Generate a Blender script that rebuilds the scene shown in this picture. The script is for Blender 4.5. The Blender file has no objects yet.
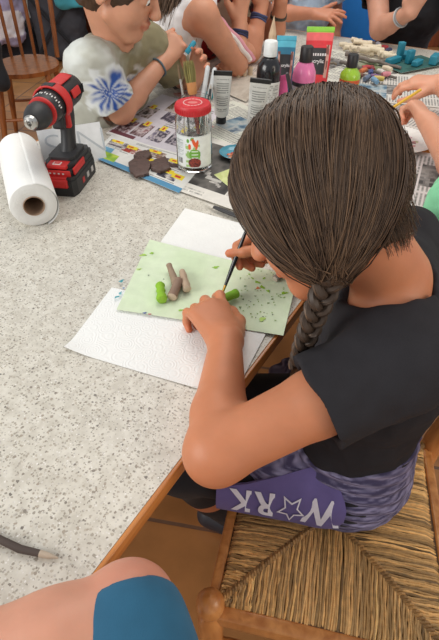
import bpy, math, random
import numpy as np
from mathutils import Vector, Matrix
random.seed(7); rng = np.random.RandomState(7)
SC = bpy.context.scene
COL = SC.collection
A = lambda *v: np.array(v, dtype=float)
def unit(v):
    v = np.asarray(v, float); return v/(np.linalg.norm(v)+1e-12)

# ------------------------------------------------------------------ camera
F, PITCH, CAMZ = 502.0, math.radians(42.5), 1.31
_s, _c = math.sin(PITCH), math.cos(PITCH)
def at(px, py, z):
    """point of the horizontal plane at height z seen at this pixel of the photograph"""
    u = (px-219.5)/F; v = (py-320)/F
    d = A(u, _c-v*_s, -_s-v*_c)
    return A(0, 0, CAMZ)+d*((z-CAMZ)/d[2])
cam = bpy.data.cameras.new('camera'); camo = bpy.data.objects.new('camera', cam); COL.objects.link(camo)
cam.sensor_fit = 'VERTICAL'; cam.sensor_height = 36; cam.lens = F/640*36
cam.clip_start = 0.02
camo.location = (0, 0, CAMZ); camo.rotation_euler = (math.pi/2-PITCH, 0, 0)
SC.camera = camo

# ------------------------------------------------------------------ materials
def srgb(r, g, b):
    f = lambda c: (c/12.92 if c <= .04045 else ((c+.055)/1.055)**2.4)
    return (f(r/255), f(g/255), f(b/255))
def nt(name):
    m = bpy.data.materials.new(name); m.use_nodes = True
    n = m.node_tree; b = n.nodes['Principled BSDF']
    return m, n, b
def N(n, t, **k):
    x = n.nodes.new(t)
    for a, v in k.items():
        if a.startswith('i_'):
            x.inputs[a[2:].replace('_', ' ')].default_value = v
        else: setattr(x, a, v)
    return x
def add_bump(n, b, scale, strength, dist=.002, detail=4, stretch=None, kind='ShaderNodeTexNoise'):
    tc = N(n, 'ShaderNodeTexCoord'); t = N(n, kind)
    t.inputs['Scale'].default_value = scale
    if 'Detail' in t.inputs: t.inputs['Detail'].default_value = detail
    src = tc.outputs['Object']
    if stretch:
        mp = N(n, 'ShaderNodeMapping'); mp.inputs['Scale'].default_value = stretch
        n.links.new(src, mp.inputs['Vector']); src = mp.outputs['Vector']
    n.links.new(src, t.inputs['Vector'])
    bp = N(n, 'ShaderNodeBump'); bp.inputs['Strength'].default_value = strength; bp.inputs['Distance'].default_value = dist
    n.links.new(t.outputs[0], bp.inputs['Height'])
    n.links.new(bp.outputs['Normal'], b.inputs['Normal'])
_mats = {}
def mat(name, col, rough=.6, metal=0, var=.12, vs=30, bump=0, bs=200, sheen=0, coat=0, stretch=None):
    """plain colour with a procedural mottling; col as sRGB 0-255"""
    if name in _mats: return _mats[name]
    m, n, b = nt(name)
    tc = N(n, 'ShaderNodeTexCoord'); t = N(n, 'ShaderNodeTexNoise'); t.inputs['Scale'].default_value = vs; t.inputs['Detail'].default_value = 5
    src = tc.outputs['Object']
    if stretch:
        mp = N(n, 'ShaderNodeMapping'); mp.inputs['Scale'].default_value = stretch
        n.links.new(src, mp.inputs['Vector']); src = mp.outputs['Vector']
    n.links.new(src, t.inputs['Vector'])
    r = N(n, 'ShaderNodeValToRGB'); c = srgb(*col)
    r.color_ramp.elements[0].position = .3; r.color_ramp.elements[1].position = .7
    r.color_ramp.elements[0].color = tuple(max(0, x*(1-var)) for x in c)+(1,)
    r.color_ramp.elements[1].color = tuple(min(1, x*(1+var)) for x in c)+(1,)
    n.links.new(t.outputs[0], r.inputs[0]); n.links.new(r.outputs[0], b.inputs['Base Color'])
    b.inputs['Roughness'].default_value = rough; b.inputs['Metallic'].default_value = metal
    if sheen: b.inputs['Sheen Weight'].default_value = sheen
    if coat: b.inputs['Coat Weight'].default_value = coat
    if bump: add_bump(n, b, bs, bump)
    _mats[name] = m; return m
def mat_attr(name, rough=.6, bump=0, bs=300, var=.08, vs=60, sss=0, spec=.5, sheen=0, stretch=None, coat=0, bdist=.002):
    """colour comes from the mesh's own pigment attribute, mottled by noise"""
    if name in _mats: return _mats[name]
    m, n, b = nt(name)
    a = N(n, 'ShaderNodeAttribute', attribute_name='Col')
    tc = N(n, 'ShaderNodeTexCoord'); t = N(n, 'ShaderNodeTexNoise'); t.inputs['Scale'].default_value = vs; t.inputs['Detail'].default_value = 4
    n.links.new(tc.outputs['Object'], t.inputs['Vector'])
    mr = N(n, 'ShaderNodeMapRange'); mr.inputs[1].default_value = .3; mr.inputs[2].default_value = .7; mr.inputs[3].default_value = 1-var; mr.inputs[4].default_value = 1+var
    n.links.new(t.outputs[0], mr.inputs[0])
    mx = N(n, 'ShaderNodeVectorMath', operation='SCALE')
    n.links.new(a.outputs['Color'], mx.inputs[0]); n.links.new(mr.outputs[0], mx.inputs['Scale'])
    n.links.new(mx.outputs[0], b.inputs['Base Color'])
    b.inputs['Roughness'].default_value = rough; b.inputs['Specular IOR Level'].default_value = spec
    if sss:
        b.inputs['Subsurface Weight'].default_value = sss; b.inputs['Subsurface Scale'].default_value = .006
        b.inputs['Subsurface Radius'].default_value = (1, .35, .2)
    if sheen: b.inputs['Sheen Weight'].default_value = sheen
    if coat: b.inputs['Coat Weight'].default_value = coat
    if bump: add_bump(n, b, bs, bump, bdist, stretch=stretch)
    _mats[name] = m; return m
def mat_wood(name, dark, light, scale=1, rough=.4, axis=(1, 12, 12), coat=.15):
    if name in _mats: return _mats[name]
    m, n, b = nt(name)
    tc = N(n, 'ShaderNodeTexCoord'); mp = N(n, 'ShaderNodeMapping'); mp.inputs['Scale'].default_value = axis
    n.links.new(tc.outputs['Object'], mp.inputs['Vector'])
    t = N(n, 'ShaderNodeTexNoise'); t.inputs['Scale'].default_value = 5*scale; t.inputs['Detail'].default_value = 6; t.inputs['Distortion'].default_value = .6
    n.links.new(mp.outputs[0], t.inputs['Vector'])
    r = N(n, 'ShaderNodeValToRGB'); r.color_ramp.elements[0].position = .3; r.color_ramp.elements[1].position = .7
    r.color_ramp.elements[0].color = srgb(*dark)+(1,); r.color_ramp.elements[1].color = srgb(*light)+(1,)
    n.links.new(t.outputs[0], r.inputs[0]); n.links.new(r.outputs[0], b.inputs['Base Color'])
    b.inputs['Roughness'].default_value = rough; b.inputs['Coat Weight'].default_value = coat
    _mats[name] = m; return m
def mat_glass(name, tint=(1, 1, 1), rough=.02):
    if name in _mats: return _mats[name]
    m, n, b = nt(name)
    b.inputs['Base Color'].default_value = tint+(1,); b.inputs['Transmission Weight'].default_value = 1
    b.inputs['Roughness'].default_value = rough; b.inputs['IOR'].default_value = 1.45
    _mats[name] = m; return m
MATTE = mat_attr('matte_pigment', .75)
SATIN = mat_attr('satin_pigment', .45)
GLOSS = mat_attr('gloss_pigment', .22, coat=.3)
PAPER = mat_attr('paper_pigment', .85, var=.05)
SKIN = mat_attr('skin', .5, bump=.12, bs=420, var=.05, vs=35, sss=.12, bdist=.001)
CLOTH = mat_attr('cloth_pigment', .9, bump=.35, bs=700, var=.10, vs=25, sheen=.05, bdist=.001)
HAIR = mat_attr('hair', .45, var=.12, vs=90, spec=.3)

# ------------------------------------------------------------------ objects
def tag(o, label=None, cat=None, group=None, kind=None):
    if label: o['label'] = label
    if cat: o['category'] = cat
    if group: o['group'] = group
    if kind: o['kind'] = kind
    return o
def empty(name, loc, label=None, cat=None, group=None, rz=0):
    o = bpy.data.objects.new(name, None); o.empty_display_size = .05; COL.objects.link(o)
    o.location = [float(x) for x in loc]; o.rotation_euler = (0, 0, rz)
    return tag(o, label, cat, group)
def link_mesh(name, v, f, m, parent=None, cols=None, smooth=True, loc=(0, 0, 0), ngon_smooth=None):
    me = bpy.data.meshes.new(name)
    v = np.asarray(v, float)
    if isinstance(f, np.ndarray):
        nf, k = f.shape
        me.vertices.add(len(v)); me.vertices.foreach_set('co', v.astype(np.float32).ravel())
        me.loops.add(nf*k); me.loops.foreach_set('vertex_index', f.astype(np.int32).ravel())
        me.polygons.add(nf); me.polygons.foreach_set('loop_start', np.arange(0, nf*k, k, dtype=np.int32))
        me.update(calc_edges=True)
    else:
        me.from_pydata([tuple(x) for x in v], [], f); me.update()
    if cols is not None:
        a = me.color_attributes.new('Col', 'FLOAT_COLOR', 'POINT')
        c4 = np.ones((len(v), 4), np.float32); c4[:, :3] = cols
        a.data.foreach_set('color', c4.ravel())
    if smooth:
        me.polygons.foreach_set('use_smooth', np.ones(len(me.polygons), dtype=bool))
    me.materials.append(m); me.validate()
    o = bpy.data.objects.new(name, me); COL.objects.link(o)
    o.location = [float(x) for x in loc]
    if parent is not None: o.parent = parent
    return o
class MB:
    """collects shapes into ONE mesh with per-vertex pigment and flat or smooth faces"""
    def __init__(s): s.v = []; s.f = []; s.c = []; s.sm = []
    def add(s, v, f, col=(200, 200, 200), smooth=True):
        k = len(s.v); c = srgb(*col) if not isinstance(col, np.ndarray) else None
        s.v += [tuple(float(y) for y in x) for x in v]; s.f += [tuple(i+k for i in q) for q in f]
        s.c += [c]*len(v) if c is not None else [tuple(x) for x in col]
        s.sm += [smooth]*len(f); return s
    def box(s, c, size, col=(200, 200, 200), R=None, bev=0):
        h = np.array(size, float)/2; c = np.asarray(c, float)
        R = np.eye(3) if R is None else np.asarray(R, float)
        if bev <= 0:
            q = [A(x, y, z)*h for x in (-1, 1) for y in (-1, 1) for z in (-1, 1)]
            f = [(0, 1, 3, 2), (4, 6, 7, 5), (0, 4, 5, 1), (2, 3, 7, 6), (0, 2, 6, 4), (1, 5, 7, 3)]
            return s.add([c+R@p for p in q], f, col, False)
        import bmesh
        bm = bmesh.new(); bmesh.ops.create_cube(bm, size=1)
        for w in bm.verts: w.co = Vector((w.co.x*size[0], w.co.y*size[1], w.co.z*size[2]))
        bmesh.ops.bevel(bm, geom=list(bm.edges), offset=min(bev, .45*min(size)), segments=3, profile=.6, affect='EDGES')
        bm.verts.index_update()
        s.add([c+R@np.array(w.co) for w in bm.verts], [tuple(w.index for w in q.verts) for q in bm.faces], col, True)
        bm.free(); return s
    def tube(s, pts, rad, col=(200, 200, 200), n=10, flat=1.0, caps=True, up=None, smooth=True):
        """tube through pts with one radius each; flat squashes it along the second normal"""
        pts = np.asarray(pts, float); m = len(pts)
        rad = np.full(m, float(rad)) if np.isscalar(rad) else np.asarray(rad, float)
        T = np.gradient(pts, axis=0); T = T/(np.linalg.norm(T, axis=1, keepdims=True)+1e-12)
        a = np.asarray(up, float) if up is not None else (A(0, 0, 1) if abs(T[0][2]) < .9 else A(1, 0, 0))
        v = []; x = unit(np.cross(a, T[0]))
        for i in range(m):
            x = unit(x-T[i]*np.dot(x, T[i])); y = np.cross(T[i], x)
            for k in range(n):
                t = 2*math.pi*k/n
                v.append(pts[i]+rad[i]*(math.cos(t)*x+flat*math.sin(t)*y))
        f = [(i*n+k, i*n+(k+1) % n, (i+1)*n+(k+1) % n, (i+1)*n+k) for i in range(m-1) for k in range(n)]
        if caps: f += [tuple(range(n-1, -1, -1)), tuple((m-1)*n+k for k in range(n))]
        return s.add(v, f, col, smooth)
    def lathe(s, prof, c=(0, 0, 0), axis=(0, 0, 1), col=(200, 200, 200), n=32, ref=None, a0=0, a1=2*math.pi):
        """prof = [(radius, height)...] spun about axis; radius 0 closes an end. col may be a list, one per ring"""
        ax = unit(axis); r = np.asarray(ref, float) if ref is not None else (A(1, 0, 0) if abs(ax[0]) < .9 else A(0, 1, 0))
        x = unit(r-ax*np.dot(r, ax)); y = np.cross(ax, x); c = np.asarray(c, float)
        full = abs(a1-a0-2*math.pi) < 1e-6; nn = n if full else n+1
        v = []; cl = []
        for j, (rr, h) in enumerate(prof):
            cc = srgb(*(col[j] if isinstance(col, list) else col))
            for k in range(nn):
                t = a0+(a1-a0)*k/n
                v.append(c+ax*h+rr*(math.cos(t)*x+math.sin(t)*y)); cl.append(cc)
        f = []
        for j in range(len(prof)-1):
            for k in range(n):
                k2 = (k+1) % nn if full else k+1
                f.append((j*nn+k, j*nn+k2, (j+1)*nn+k2, (j+1)*nn+k))
        return s.add(v, f, np.array(cl), True)
    def quad(s, a, b, c, d, col, smooth=False): return s.add([a, b, c, d], [(0, 1, 2, 3)], col, smooth)
    def ell(s, c, r, col=(200, 200, 200), R=None, n=14, m=9):
        R = np.eye(3) if R is None else np.asarray(R, float); c = np.asarray(c, float); r = np.asarray(r, float)
        v = [c+R@(A(0, 0, 1)*r)]; f = []
        for j in range(1, m):
            for k in range(n):
                th = math.pi*j/m; ph = 2*math.pi*k/n
                v.append(c+R@(A(math.sin(th)*math.cos(ph), math.sin(th)*math.sin(ph), math.cos(th))*r))
        v.append(c+R@(A(0, 0, -1)*r)); L = len(v)-1
        for k in range(n):
            f.append((0, 1+k, 1+(k+1) % n)); f.append((L, 1+(m-2)*n+(k+1) % n, 1+(m-2)*n+k))
        for j in range(m-2):
            for k in range(n): f.append((1+j*n+k, 1+(j+1)*n+k, 1+(j+1)*n+(k+1) % n, 1+j*n+(k+1) % n))
        return s.add(v, f, col, True)
    def prism(s, poly, z0, z1, col, R=None, c=(0, 0, 0), smooth=False):
        R = np.eye(3) if R is None else np.asarray(R, float); c = np.asarray(c, float); k = len(poly)
        v = [c+R@A(p[0], p[1], z0) for p in poly]+[c+R@A(p[0], p[1], z1) for p in poly]
        f = [tuple(range(k-1, -1, -1)), tuple(range(k, 2*k))]+[(i, (i+1) % k, k+(i+1) % k, k+i) for i in range(k)]
        return s.add(v, f, col, smooth)
    def build(s, name, m, parent=None, origin=(0, 0, 0), loc=None):
        v = np.asarray(s.v)-np.asarray(origin, float)
        me = bpy.data.meshes.new(name); me.from_pydata([tuple(x) for x in v], [], s.f)
        a = me.color_attributes.new('Col', 'FLOAT_COLOR', 'POINT')
        c4 = np.ones((len(v), 4), np.float32); c4[:, :3] = s.c
        a.data.foreach_set('color', c4.ravel())
        me.polygons.foreach_set('use_smooth', np.array(s.sm, dtype=bool)); me.materials.append(m)
        me.update()
        if any(s.sm):
            try: me.set_sharp_from_angle(angle=math.radians(42))
            except Exception: pass
        o = bpy.data.objects.new(name, me); COL.objects.link(o)
        if parent is not None: o.parent = parent
        if loc is not None: o.location = [float(x) for x in loc]
        return o
def frame(z, x=None):
    """rotation with third column along z and first as near x as possible"""
    z = unit(z); x = A(1, 0, 0) if x is None else np.asarray(x, float)
    if abs(np.dot(unit(x), z)) > .98: x = A(0, 1, 0)
    x = unit(x-z*np.dot(x, z)); return np.column_stack([x, np.cross(z, x), z])
def rotz(a): return np.array([[math.cos(a), -math.sin(a), 0], [math.sin(a), math.cos(a), 0], [0, 0, 1]])
_txt = {}
def text_mesh(body, size=1.0, bold=0):
    """letters as flat triangles centred on the origin"""
    k = (body, bold)
    if k not in _txt:
        cu = bpy.data.curves.new('t', 'FONT'); cu.body = body; cu.align_x = 'CENTER'; cu.align_y = 'CENTER'; cu.offset = bold
        o = bpy.data.objects.new('t', cu); COL.objects.link(o)
        dg = bpy.context.evaluated_depsgraph_get(); me = o.evaluated_get(dg).to_mesh()
        _txt[k] = (np.array([tuple(x.co) for x in me.vertices]), [tuple(p.vertices) for p in me.polygons])
        o.evaluated_get(dg).to_mesh_clear(); bpy.data.objects.remove(o); bpy.data.curves.remove(cu)
    v, f = _txt[k]; return v*size, f

# ------------------------------------------------------------------ soft bodies: distance field + surface nets
def vnoise(p, freq, seed=0):
    q = np.asarray(p)*freq+seed*17.3; i = np.floor(q).astype(np.int64); t = q-i; t = t*t*(3-2*t)
    def h(a): 
        n = (a[..., 0]*374761393+a[..., 1]*668265263+a[..., 2]*2147483647+seed*974711) & 0x7fffffff
        n = (n ^ (n >> 13))*1274126177 & 0x7fffffff
        return ((n ^ (n >> 16)) & 0xffff)/65535.0
    r = 0
    for dx in (0, 1):
        for dy in (0, 1):
            for dz in (0, 1):
                w = (t[..., 0] if dx else 1-t[..., 0])*(t[..., 1] if dy else 1-t[..., 1])*(t[..., 2] if dz else 1-t[..., 2])
                r = r+w*h(i+np.array([dx, dy, dz]))
    return r
class SDF:
    def __init__(s, lo, hi, vox):
        s.lo = np.asarray(lo, float); s.vox = vox
        s.n = np.ceil((np.asarray(hi, float)-s.lo)/vox).astype(int)+1
        s.g = np.full(s.n, .05, np.float32)
    def _sub(s, lo, hi):
        a = np.clip(np.floor((lo-s.lo)/s.vox).astype(int), 0, s.n-1); b = np.clip(np.ceil((hi-s.lo)/s.vox).astype(int)+1, 1, s.n)
        if np.any(b <= a): return None, None
        ax = [s.lo[i]+s.vox*np.arange(a[i], b[i]) for i in range(3)]
        X, Y, Z = np.meshgrid(*ax, indexing='ij'); return (slice(a[0], b[0]), slice(a[1], b[1]), slice(a[2], b[2])), np.stack([X, Y, Z], -1)
    def _put(s, sl, d, k, op):
        g = s.g[sl]
        if op == 'add':
            if k > 0:
                h = np.clip(.5+.5*(g-d)/k, 0, 1); s.g[sl] = g*(1-h)+d*h-k*h*(1-h)
            else: s.g[sl] = np.minimum(g, d)
        else:
            if k > 0:
                h = np.clip(.5-.5*(g+d)/k, 0, 1); s.g[sl] = g*(1-h)+(-d)*h+k*h*(1-h)
            else: s.g[sl] = np.maximum(g, -d)
    def cone(s, a, b, ra, rb=None, k=.015, op='add'):
        a = np.asarray(a, float); b = np.asarray(b, float); rb = ra if rb is None else rb
        pad = max(ra, rb)+max(k, 0)*1.2+4*s.vox
        sl, P = s._sub(np.minimum(a, b)-pad, np.maximum(a, b)+pad)
        if sl is None: return s
        ab = b-a; L2 = max(np.dot(ab, ab), 1e-12)
        t = np.clip(((P-a)@ab)/L2, 0, 1)
        d = np.linalg.norm(P-a-t[..., None]*ab, axis=-1)-(ra+(rb-ra)*t)
        s._put(sl, d.astype(np.float32), k, op); return s
    def path(s, pts, rs, k=.015, op='add'):
        for i in range(len(pts)-1): s.cone(pts[i], pts[i+1], rs[i], rs[i+1], k, op)
        return s
    def ell(s, c, r, R=None, k=.015, op='add'):
        c = np.asarray(c, float); r = np.asarray(r, float); R = np.eye(3) if R is None else np.asarray(R, float)
        pad = np.max(r)+k*1.2+4*s.vox
        sl, P = s._sub(c-pad, c+pad)
        if sl is None: return s
        q = (P-c)@R; k0 = np.linalg.norm(q/r, axis=-1); k1 = np.linalg.norm(q/(r*r), axis=-1)+1e-9
        s._put(sl, (k0*(k0-1)/k1).astype(np.float32), k, op); return s
    def cut(s, p, nrm, lo=None, hi=None, k=0):
        """remove everything on the side of the plane that nrm points to (inside lo..hi)"""
        lo = s.lo if lo is None else np.asarray(lo, float); hi = s.lo+s.vox*s.n if hi is None else np.asarray(hi, float)
        sl, P = s._sub(lo, hi)
        if sl is None: return s
        d = -((P-np.asarray(p, float))@unit(nrm)); s._put(sl, d.astype(np.float32), k, 'sub'); return s
    def disp(s, fn):
        m = np.abs(s.g) < .03; idx = np.argwhere(m); P = s.lo+idx*s.vox
        s.g[m] += fn(P).astype(np.float32); return s
    def mesh(s):
        g = s.g; g[0], g[-1] = np.maximum(g[0], 1e-3), np.maximum(g[-1], 1e-3)
        for ax in (1, 2):
            for e in (0, -1):
                ix = [slice(None)]*3; ix[ax] = e; g[tuple(ix)] = np.maximum(g[tuple(ix)], 1e-3)
        ins = g < 0; n = s.n
        cnt = np.zeros(n-1, np.uint8); C = [(x, y, z) for x in (0, 1) for y in (0, 1) for z in (0, 1)]
        for x, y, z in C: cnt += ins[x:n[0]-1+x, y:n[1]-1+y, z:n[2]-1+z]
        act = (cnt > 0) & (cnt < 8); cells = np.argwhere(act)
        ids = np.full(n-1, -1, np.int64); ids[act] = np.arange(len(cells))
        val = {c: g[cells[:, 0]+c[0], cells[:, 1]+c[1], cells[:, 2]+c[2]].astype(float) for c in C}
        acc = np.zeros((len(cells), 3)); num = np.zeros(len(cells))
        for c in C:
            for ax in range(3):
                if c[ax]: continue
                d = list(c); d[ax] = 1; d = tuple(d)
                a, b = val[c], val[d]; m = (a < 0) != (b < 0)
                t = np.where(m, a/np.where(m, a-b, 1), 0)
                p = np.tile(np.array(c, float), (len(cells), 1)); p[:, ax] = t
                acc += p*m[:, None]; num += m
        V = s.lo+(cells+acc/num[:, None])*s.vox
        Fs = []
        for ax in range(3):
            u, w = (ax+1) % 3, (ax+2) % 3
            a = [slice(1, -1)]*3; a[ax] = slice(0, -1); b = [slice(1, -1)]*3; b[ax] = slice(1, None)
            i0 = ins[tuple(a)]; i1 = ins[tuple(b)]
            e = np.argwhere(i0 != i1); off = np.ones(3, int); off[ax] = 0; e = e+off
            fl = ins[e[:, 0], e[:, 1], e[:, 2]]
            def cid(du, dw):
                q = e.copy(); q[:, u] -= du; q[:, w] -= dw; return ids[q[:, 0], q[:, 1], q[:, 2]]
            q = np.stack([cid(1, 1), cid(0, 1), cid(0, 0), cid(1, 0)], 1)
            q[~fl] = q[~fl][:, ::-1]; Fs.append(q)
        Fq = np.concatenate(Fs); Fq = Fq[(Fq >= 0).all(1)]
        # one smoothing pass
        for w in (.5, -.35):
            nb = np.zeros_like(V); cn = np.zeros(len(V))
            for i in range(4):
                np.add.at(nb, Fq[:, i], V[Fq[:, (i+1) % 4]]); np.add.at(cn, Fq[:, i], 1)
                np.add.at(nb, Fq[:, i], V[Fq[:, (i-1) % 4]]); np.add.at(cn, Fq[:, i], 1)
            V = V+w*(nb/np.maximum(cn, 1)[:, None]-V)
        return V, Fq
# ------------------------------------------------------------------ people
def _cone_clip(S, a, b, ra, rb, k, clips):
    a = np.asarray(a, float); b = np.asarray(b, float)
    pad = max(ra, rb)+max(k, 0)*1.2+4*S.vox
    sl, P = S._sub(np.minimum(a, b)-pad, np.maximum(a, b)+pad)
    if sl is None: return
    ab = b-a; L2 = max(np.dot(ab, ab), 1e-12); t = np.clip(((P-a)@ab)/L2, 0, 1)
    d = np.linalg.norm(P-a-t[..., None]*ab, axis=-1)-(ra+(rb-ra)*t)
    for p, n in clips: d = np.maximum(d, (P-np.asarray(p, float))@unit(n))
    S._put(sl, d.astype(np.float32), k, 'add')
def lerp(a, b, t): return np.asarray(a, float)*(1-t)+np.asarray(b, float)*t
def hand(S, W, d, n, L, tsign, curls, spread=(.18, .05, -.06, -.2), thumb=((.75, .6, .25), (.9, .25, .35), (.95, -.1, .4)), vox_k=.003):
    """five separate fingers on a palm; d points to the knuckles, n out of the back of the hand. returns finger tips"""
    W = np.asarray(W, float); d = unit(d); n = unit(np.asarray(n, float)-d*np.dot(n, d)); t = tsign*np.cross(n, d)
    w = .46*L
    K = [W+d*L*a+t*w*b-n*L*e for a, b, e in ((.49, .36, .02), (.51, .12, 0), (.48, -.12, .01), (.43, -.35, .03))]
    for i, q in enumerate(K):
        S.cone(W+t*w*(.16, .06, -.06, -.16)[i]-n*.01*L, q, .09*L, .075*L, .014)
    S.cone(lerp(W, K[3], .3)-n*.03*L, lerp(W, K[0], .5)-n*.03*L, .07*L, .07*L, .012)
    tips = []; info = []
    for i in range(4):
        fl = L*(.44, .49, .45, .36)[i]; r = L*(.056, .058, .055, .048)[i]
        p = K[i]-n*.005*L; a = 0; pts = [p]; rs = [r*1.08]
        for j in range(3):
            a += math.radians(curls[i][j])
            v = unit(d*math.cos(a)-n*math.sin(a)+t*spread[i]*math.cos(a)); p = p+v*fl*(.46, .30, .24)[j]; pts.append(p); rs.append(r*(.98, .9, .78)[j])
        # the first segment blends with the palm, later ones only with their own finger
        S.cone(pts[0], pts[1], rs[0], rs[1], .006); S.cone(pts[1], pts[2], rs[1], rs[2], vox_k); S.cone(pts[2], pts[3], rs[2], rs[3], vox_k)
        S.ell(pts[1], (r*1.06,)*3, k=.002)
        tips.append(pts[3]); info.append((pts, v, unit(np.cross(t, v)*tsign)))
    p = W+d*.14*L+t*.17*L-n*.05*L; pts = [p]
    for j in range(3):
        v = unit(d*thumb[j][0]+t*thumb[j][1]-n*thumb[j][2]); p = p+v*L*(.25, .21, .17)[j]; pts.append(p)
    S.cone(pts[0], pts[1], .10*L, .072*L, .012); S.cone(pts[1], pts[2], .066*L, .062*L, .005); S.cone(pts[2], pts[3], .062*L, .05*L, .004)
    tips.append(pts[3]); info.append((pts, v, t))
    return tips, info
def arm(S, sh, el, wr, rs=(.047, .042, .037, .035, .022), bulge=None):
    sh, el, wr = [np.asarray(x, float) for x in (sh, el, wr)]
    S.cone(sh, lerp(sh, el, .45), rs[0], rs[1], .02); S.cone(lerp(sh, el, .45), el, rs[1], rs[2], .012)
    S.cone(el, lerp(el, wr, .3), rs[2]*.97, rs[3], .02); S.cone(lerp(el, wr, .3), wr, rs[3], rs[4], .012)
def headshape(S, c, f, u, s=1.0, neck=None, nr=.046):
    """skull, face, nose, lips, brow, ears and neck; returns a local-to-world function"""
    f = unit(f); u = unit(np.asarray(u, float)-f*np.dot(u, f)); l = np.cross(u, f)
    R = np.column_stack([f, l, u]); c = np.asarray(c, float)
    W = lambda x, y, z: c+R@(A(x, y, z)*s)
    S.ell(W(-.008, 0, .025), A(.092, .072, .085)*s, R, .01)
    S.ell(W(.028, 0, -.04), A(.058, .054, .066)*s, R, .03)
    S.ell(W(.062, 0, -.088), A(.022, .022, .017)*s, R, .025)
    for y in (-1, 1):
        S.ell(W(.05, .032*y, -.035), A(.03, .026, .03)*s, R, .02)
        S.cone(W(.01, .05*y, -.06), W(.06, .018*y, -.092), .016*s, .014*s, .02)
        S.ell(W(.082, .031*y, .002), A(.012, .018, .011)*s, R, .014, 'sub')
        S.ell(W(.074, .031*y, .001), A(.0135, .0135, .0135)*s, R, .002)
        S.cone(W(.083, .014*y, .02), W(.072, .048*y, .02), .008*s, .006*s, .012)
        S.ell(W(-.008, .074*y, -.012), A(.018, .009, .03)*s, R@rotz(y*.35), .005)
        S.ell(W(-.002, .082*y, -.010), A(.008, .006, .016)*s, R, .004, 'sub')
        S.ell(W(.098, .009*y, -.03), A(.009, .007, .007)*s, R, .006)
    S.cone(W(.085, 0, .008), W(.104, 0, -.026), .007*s, .0105*s, .012)
    S.cone(W(.084, -.014, -.054), W(.084, .014, -.054), .0055*s, .0055*s, .004)
    S.cone(W(.089, -.008, -.052), W(.089, .008, -.052), .0055*s, .0055*s, .004)
    S.cone(W(.086, -.011, -.063), W(.086, .011, -.063), .0062*s, .0062*s, .004)
    if neck is not None:
        S.cone(neck, W(-.03, 0, -.06), nr*1.05, nr*.98, .02)
    return W
def tint(V, base, spots):
    c = np.tile(np.array(srgb(*base)), (len(V), 1))
    for p, r, col in spots:
        w = np.clip(1-np.linalg.norm(V-np.asarray(p, float), axis=1)/r, 0, 1)[:, None]**.7
        c = c*(1-w)+np.array(srgb(*col))*w
    return c
def torso(S, J, off=0, clips=(), k=.03, fat=1.0):
    lat = unit(J['shR']-J['shL']); hl = unit(J.get('hiplat', lat)); add = lambda a, b, ra, rb: _cone_clip(S, a, b, ra*fat+off, rb*fat+off, k, clips)
    pel, ch, nk = [np.asarray(J[x], float) for x in ('pel', 'chest', 'neck')]
    up = lerp(ch, nk, .55)
    for y in (-1, 1):
        wst = lerp(pel, ch, .5)+lerp(hl, lat, .5)*.045*y
        add(pel+hl*.055*y, wst, .09, .078); add(wst, ch+lat*.052*y, .078, .088); add(ch+lat*.052*y, up+lat*.06*y, .088, .062)
        sh = J['shR'] if y > 0 else J['shL']
        add(up+lat*.05*y, sh, .06, .045); add(lerp(ch, nk, .85), sh, .042, .04)
def bounds(pts, pad):
    p = np.array([np.asarray(x, float) for x in pts]); return p.min(0)-pad, p.max(0)+pad
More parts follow.
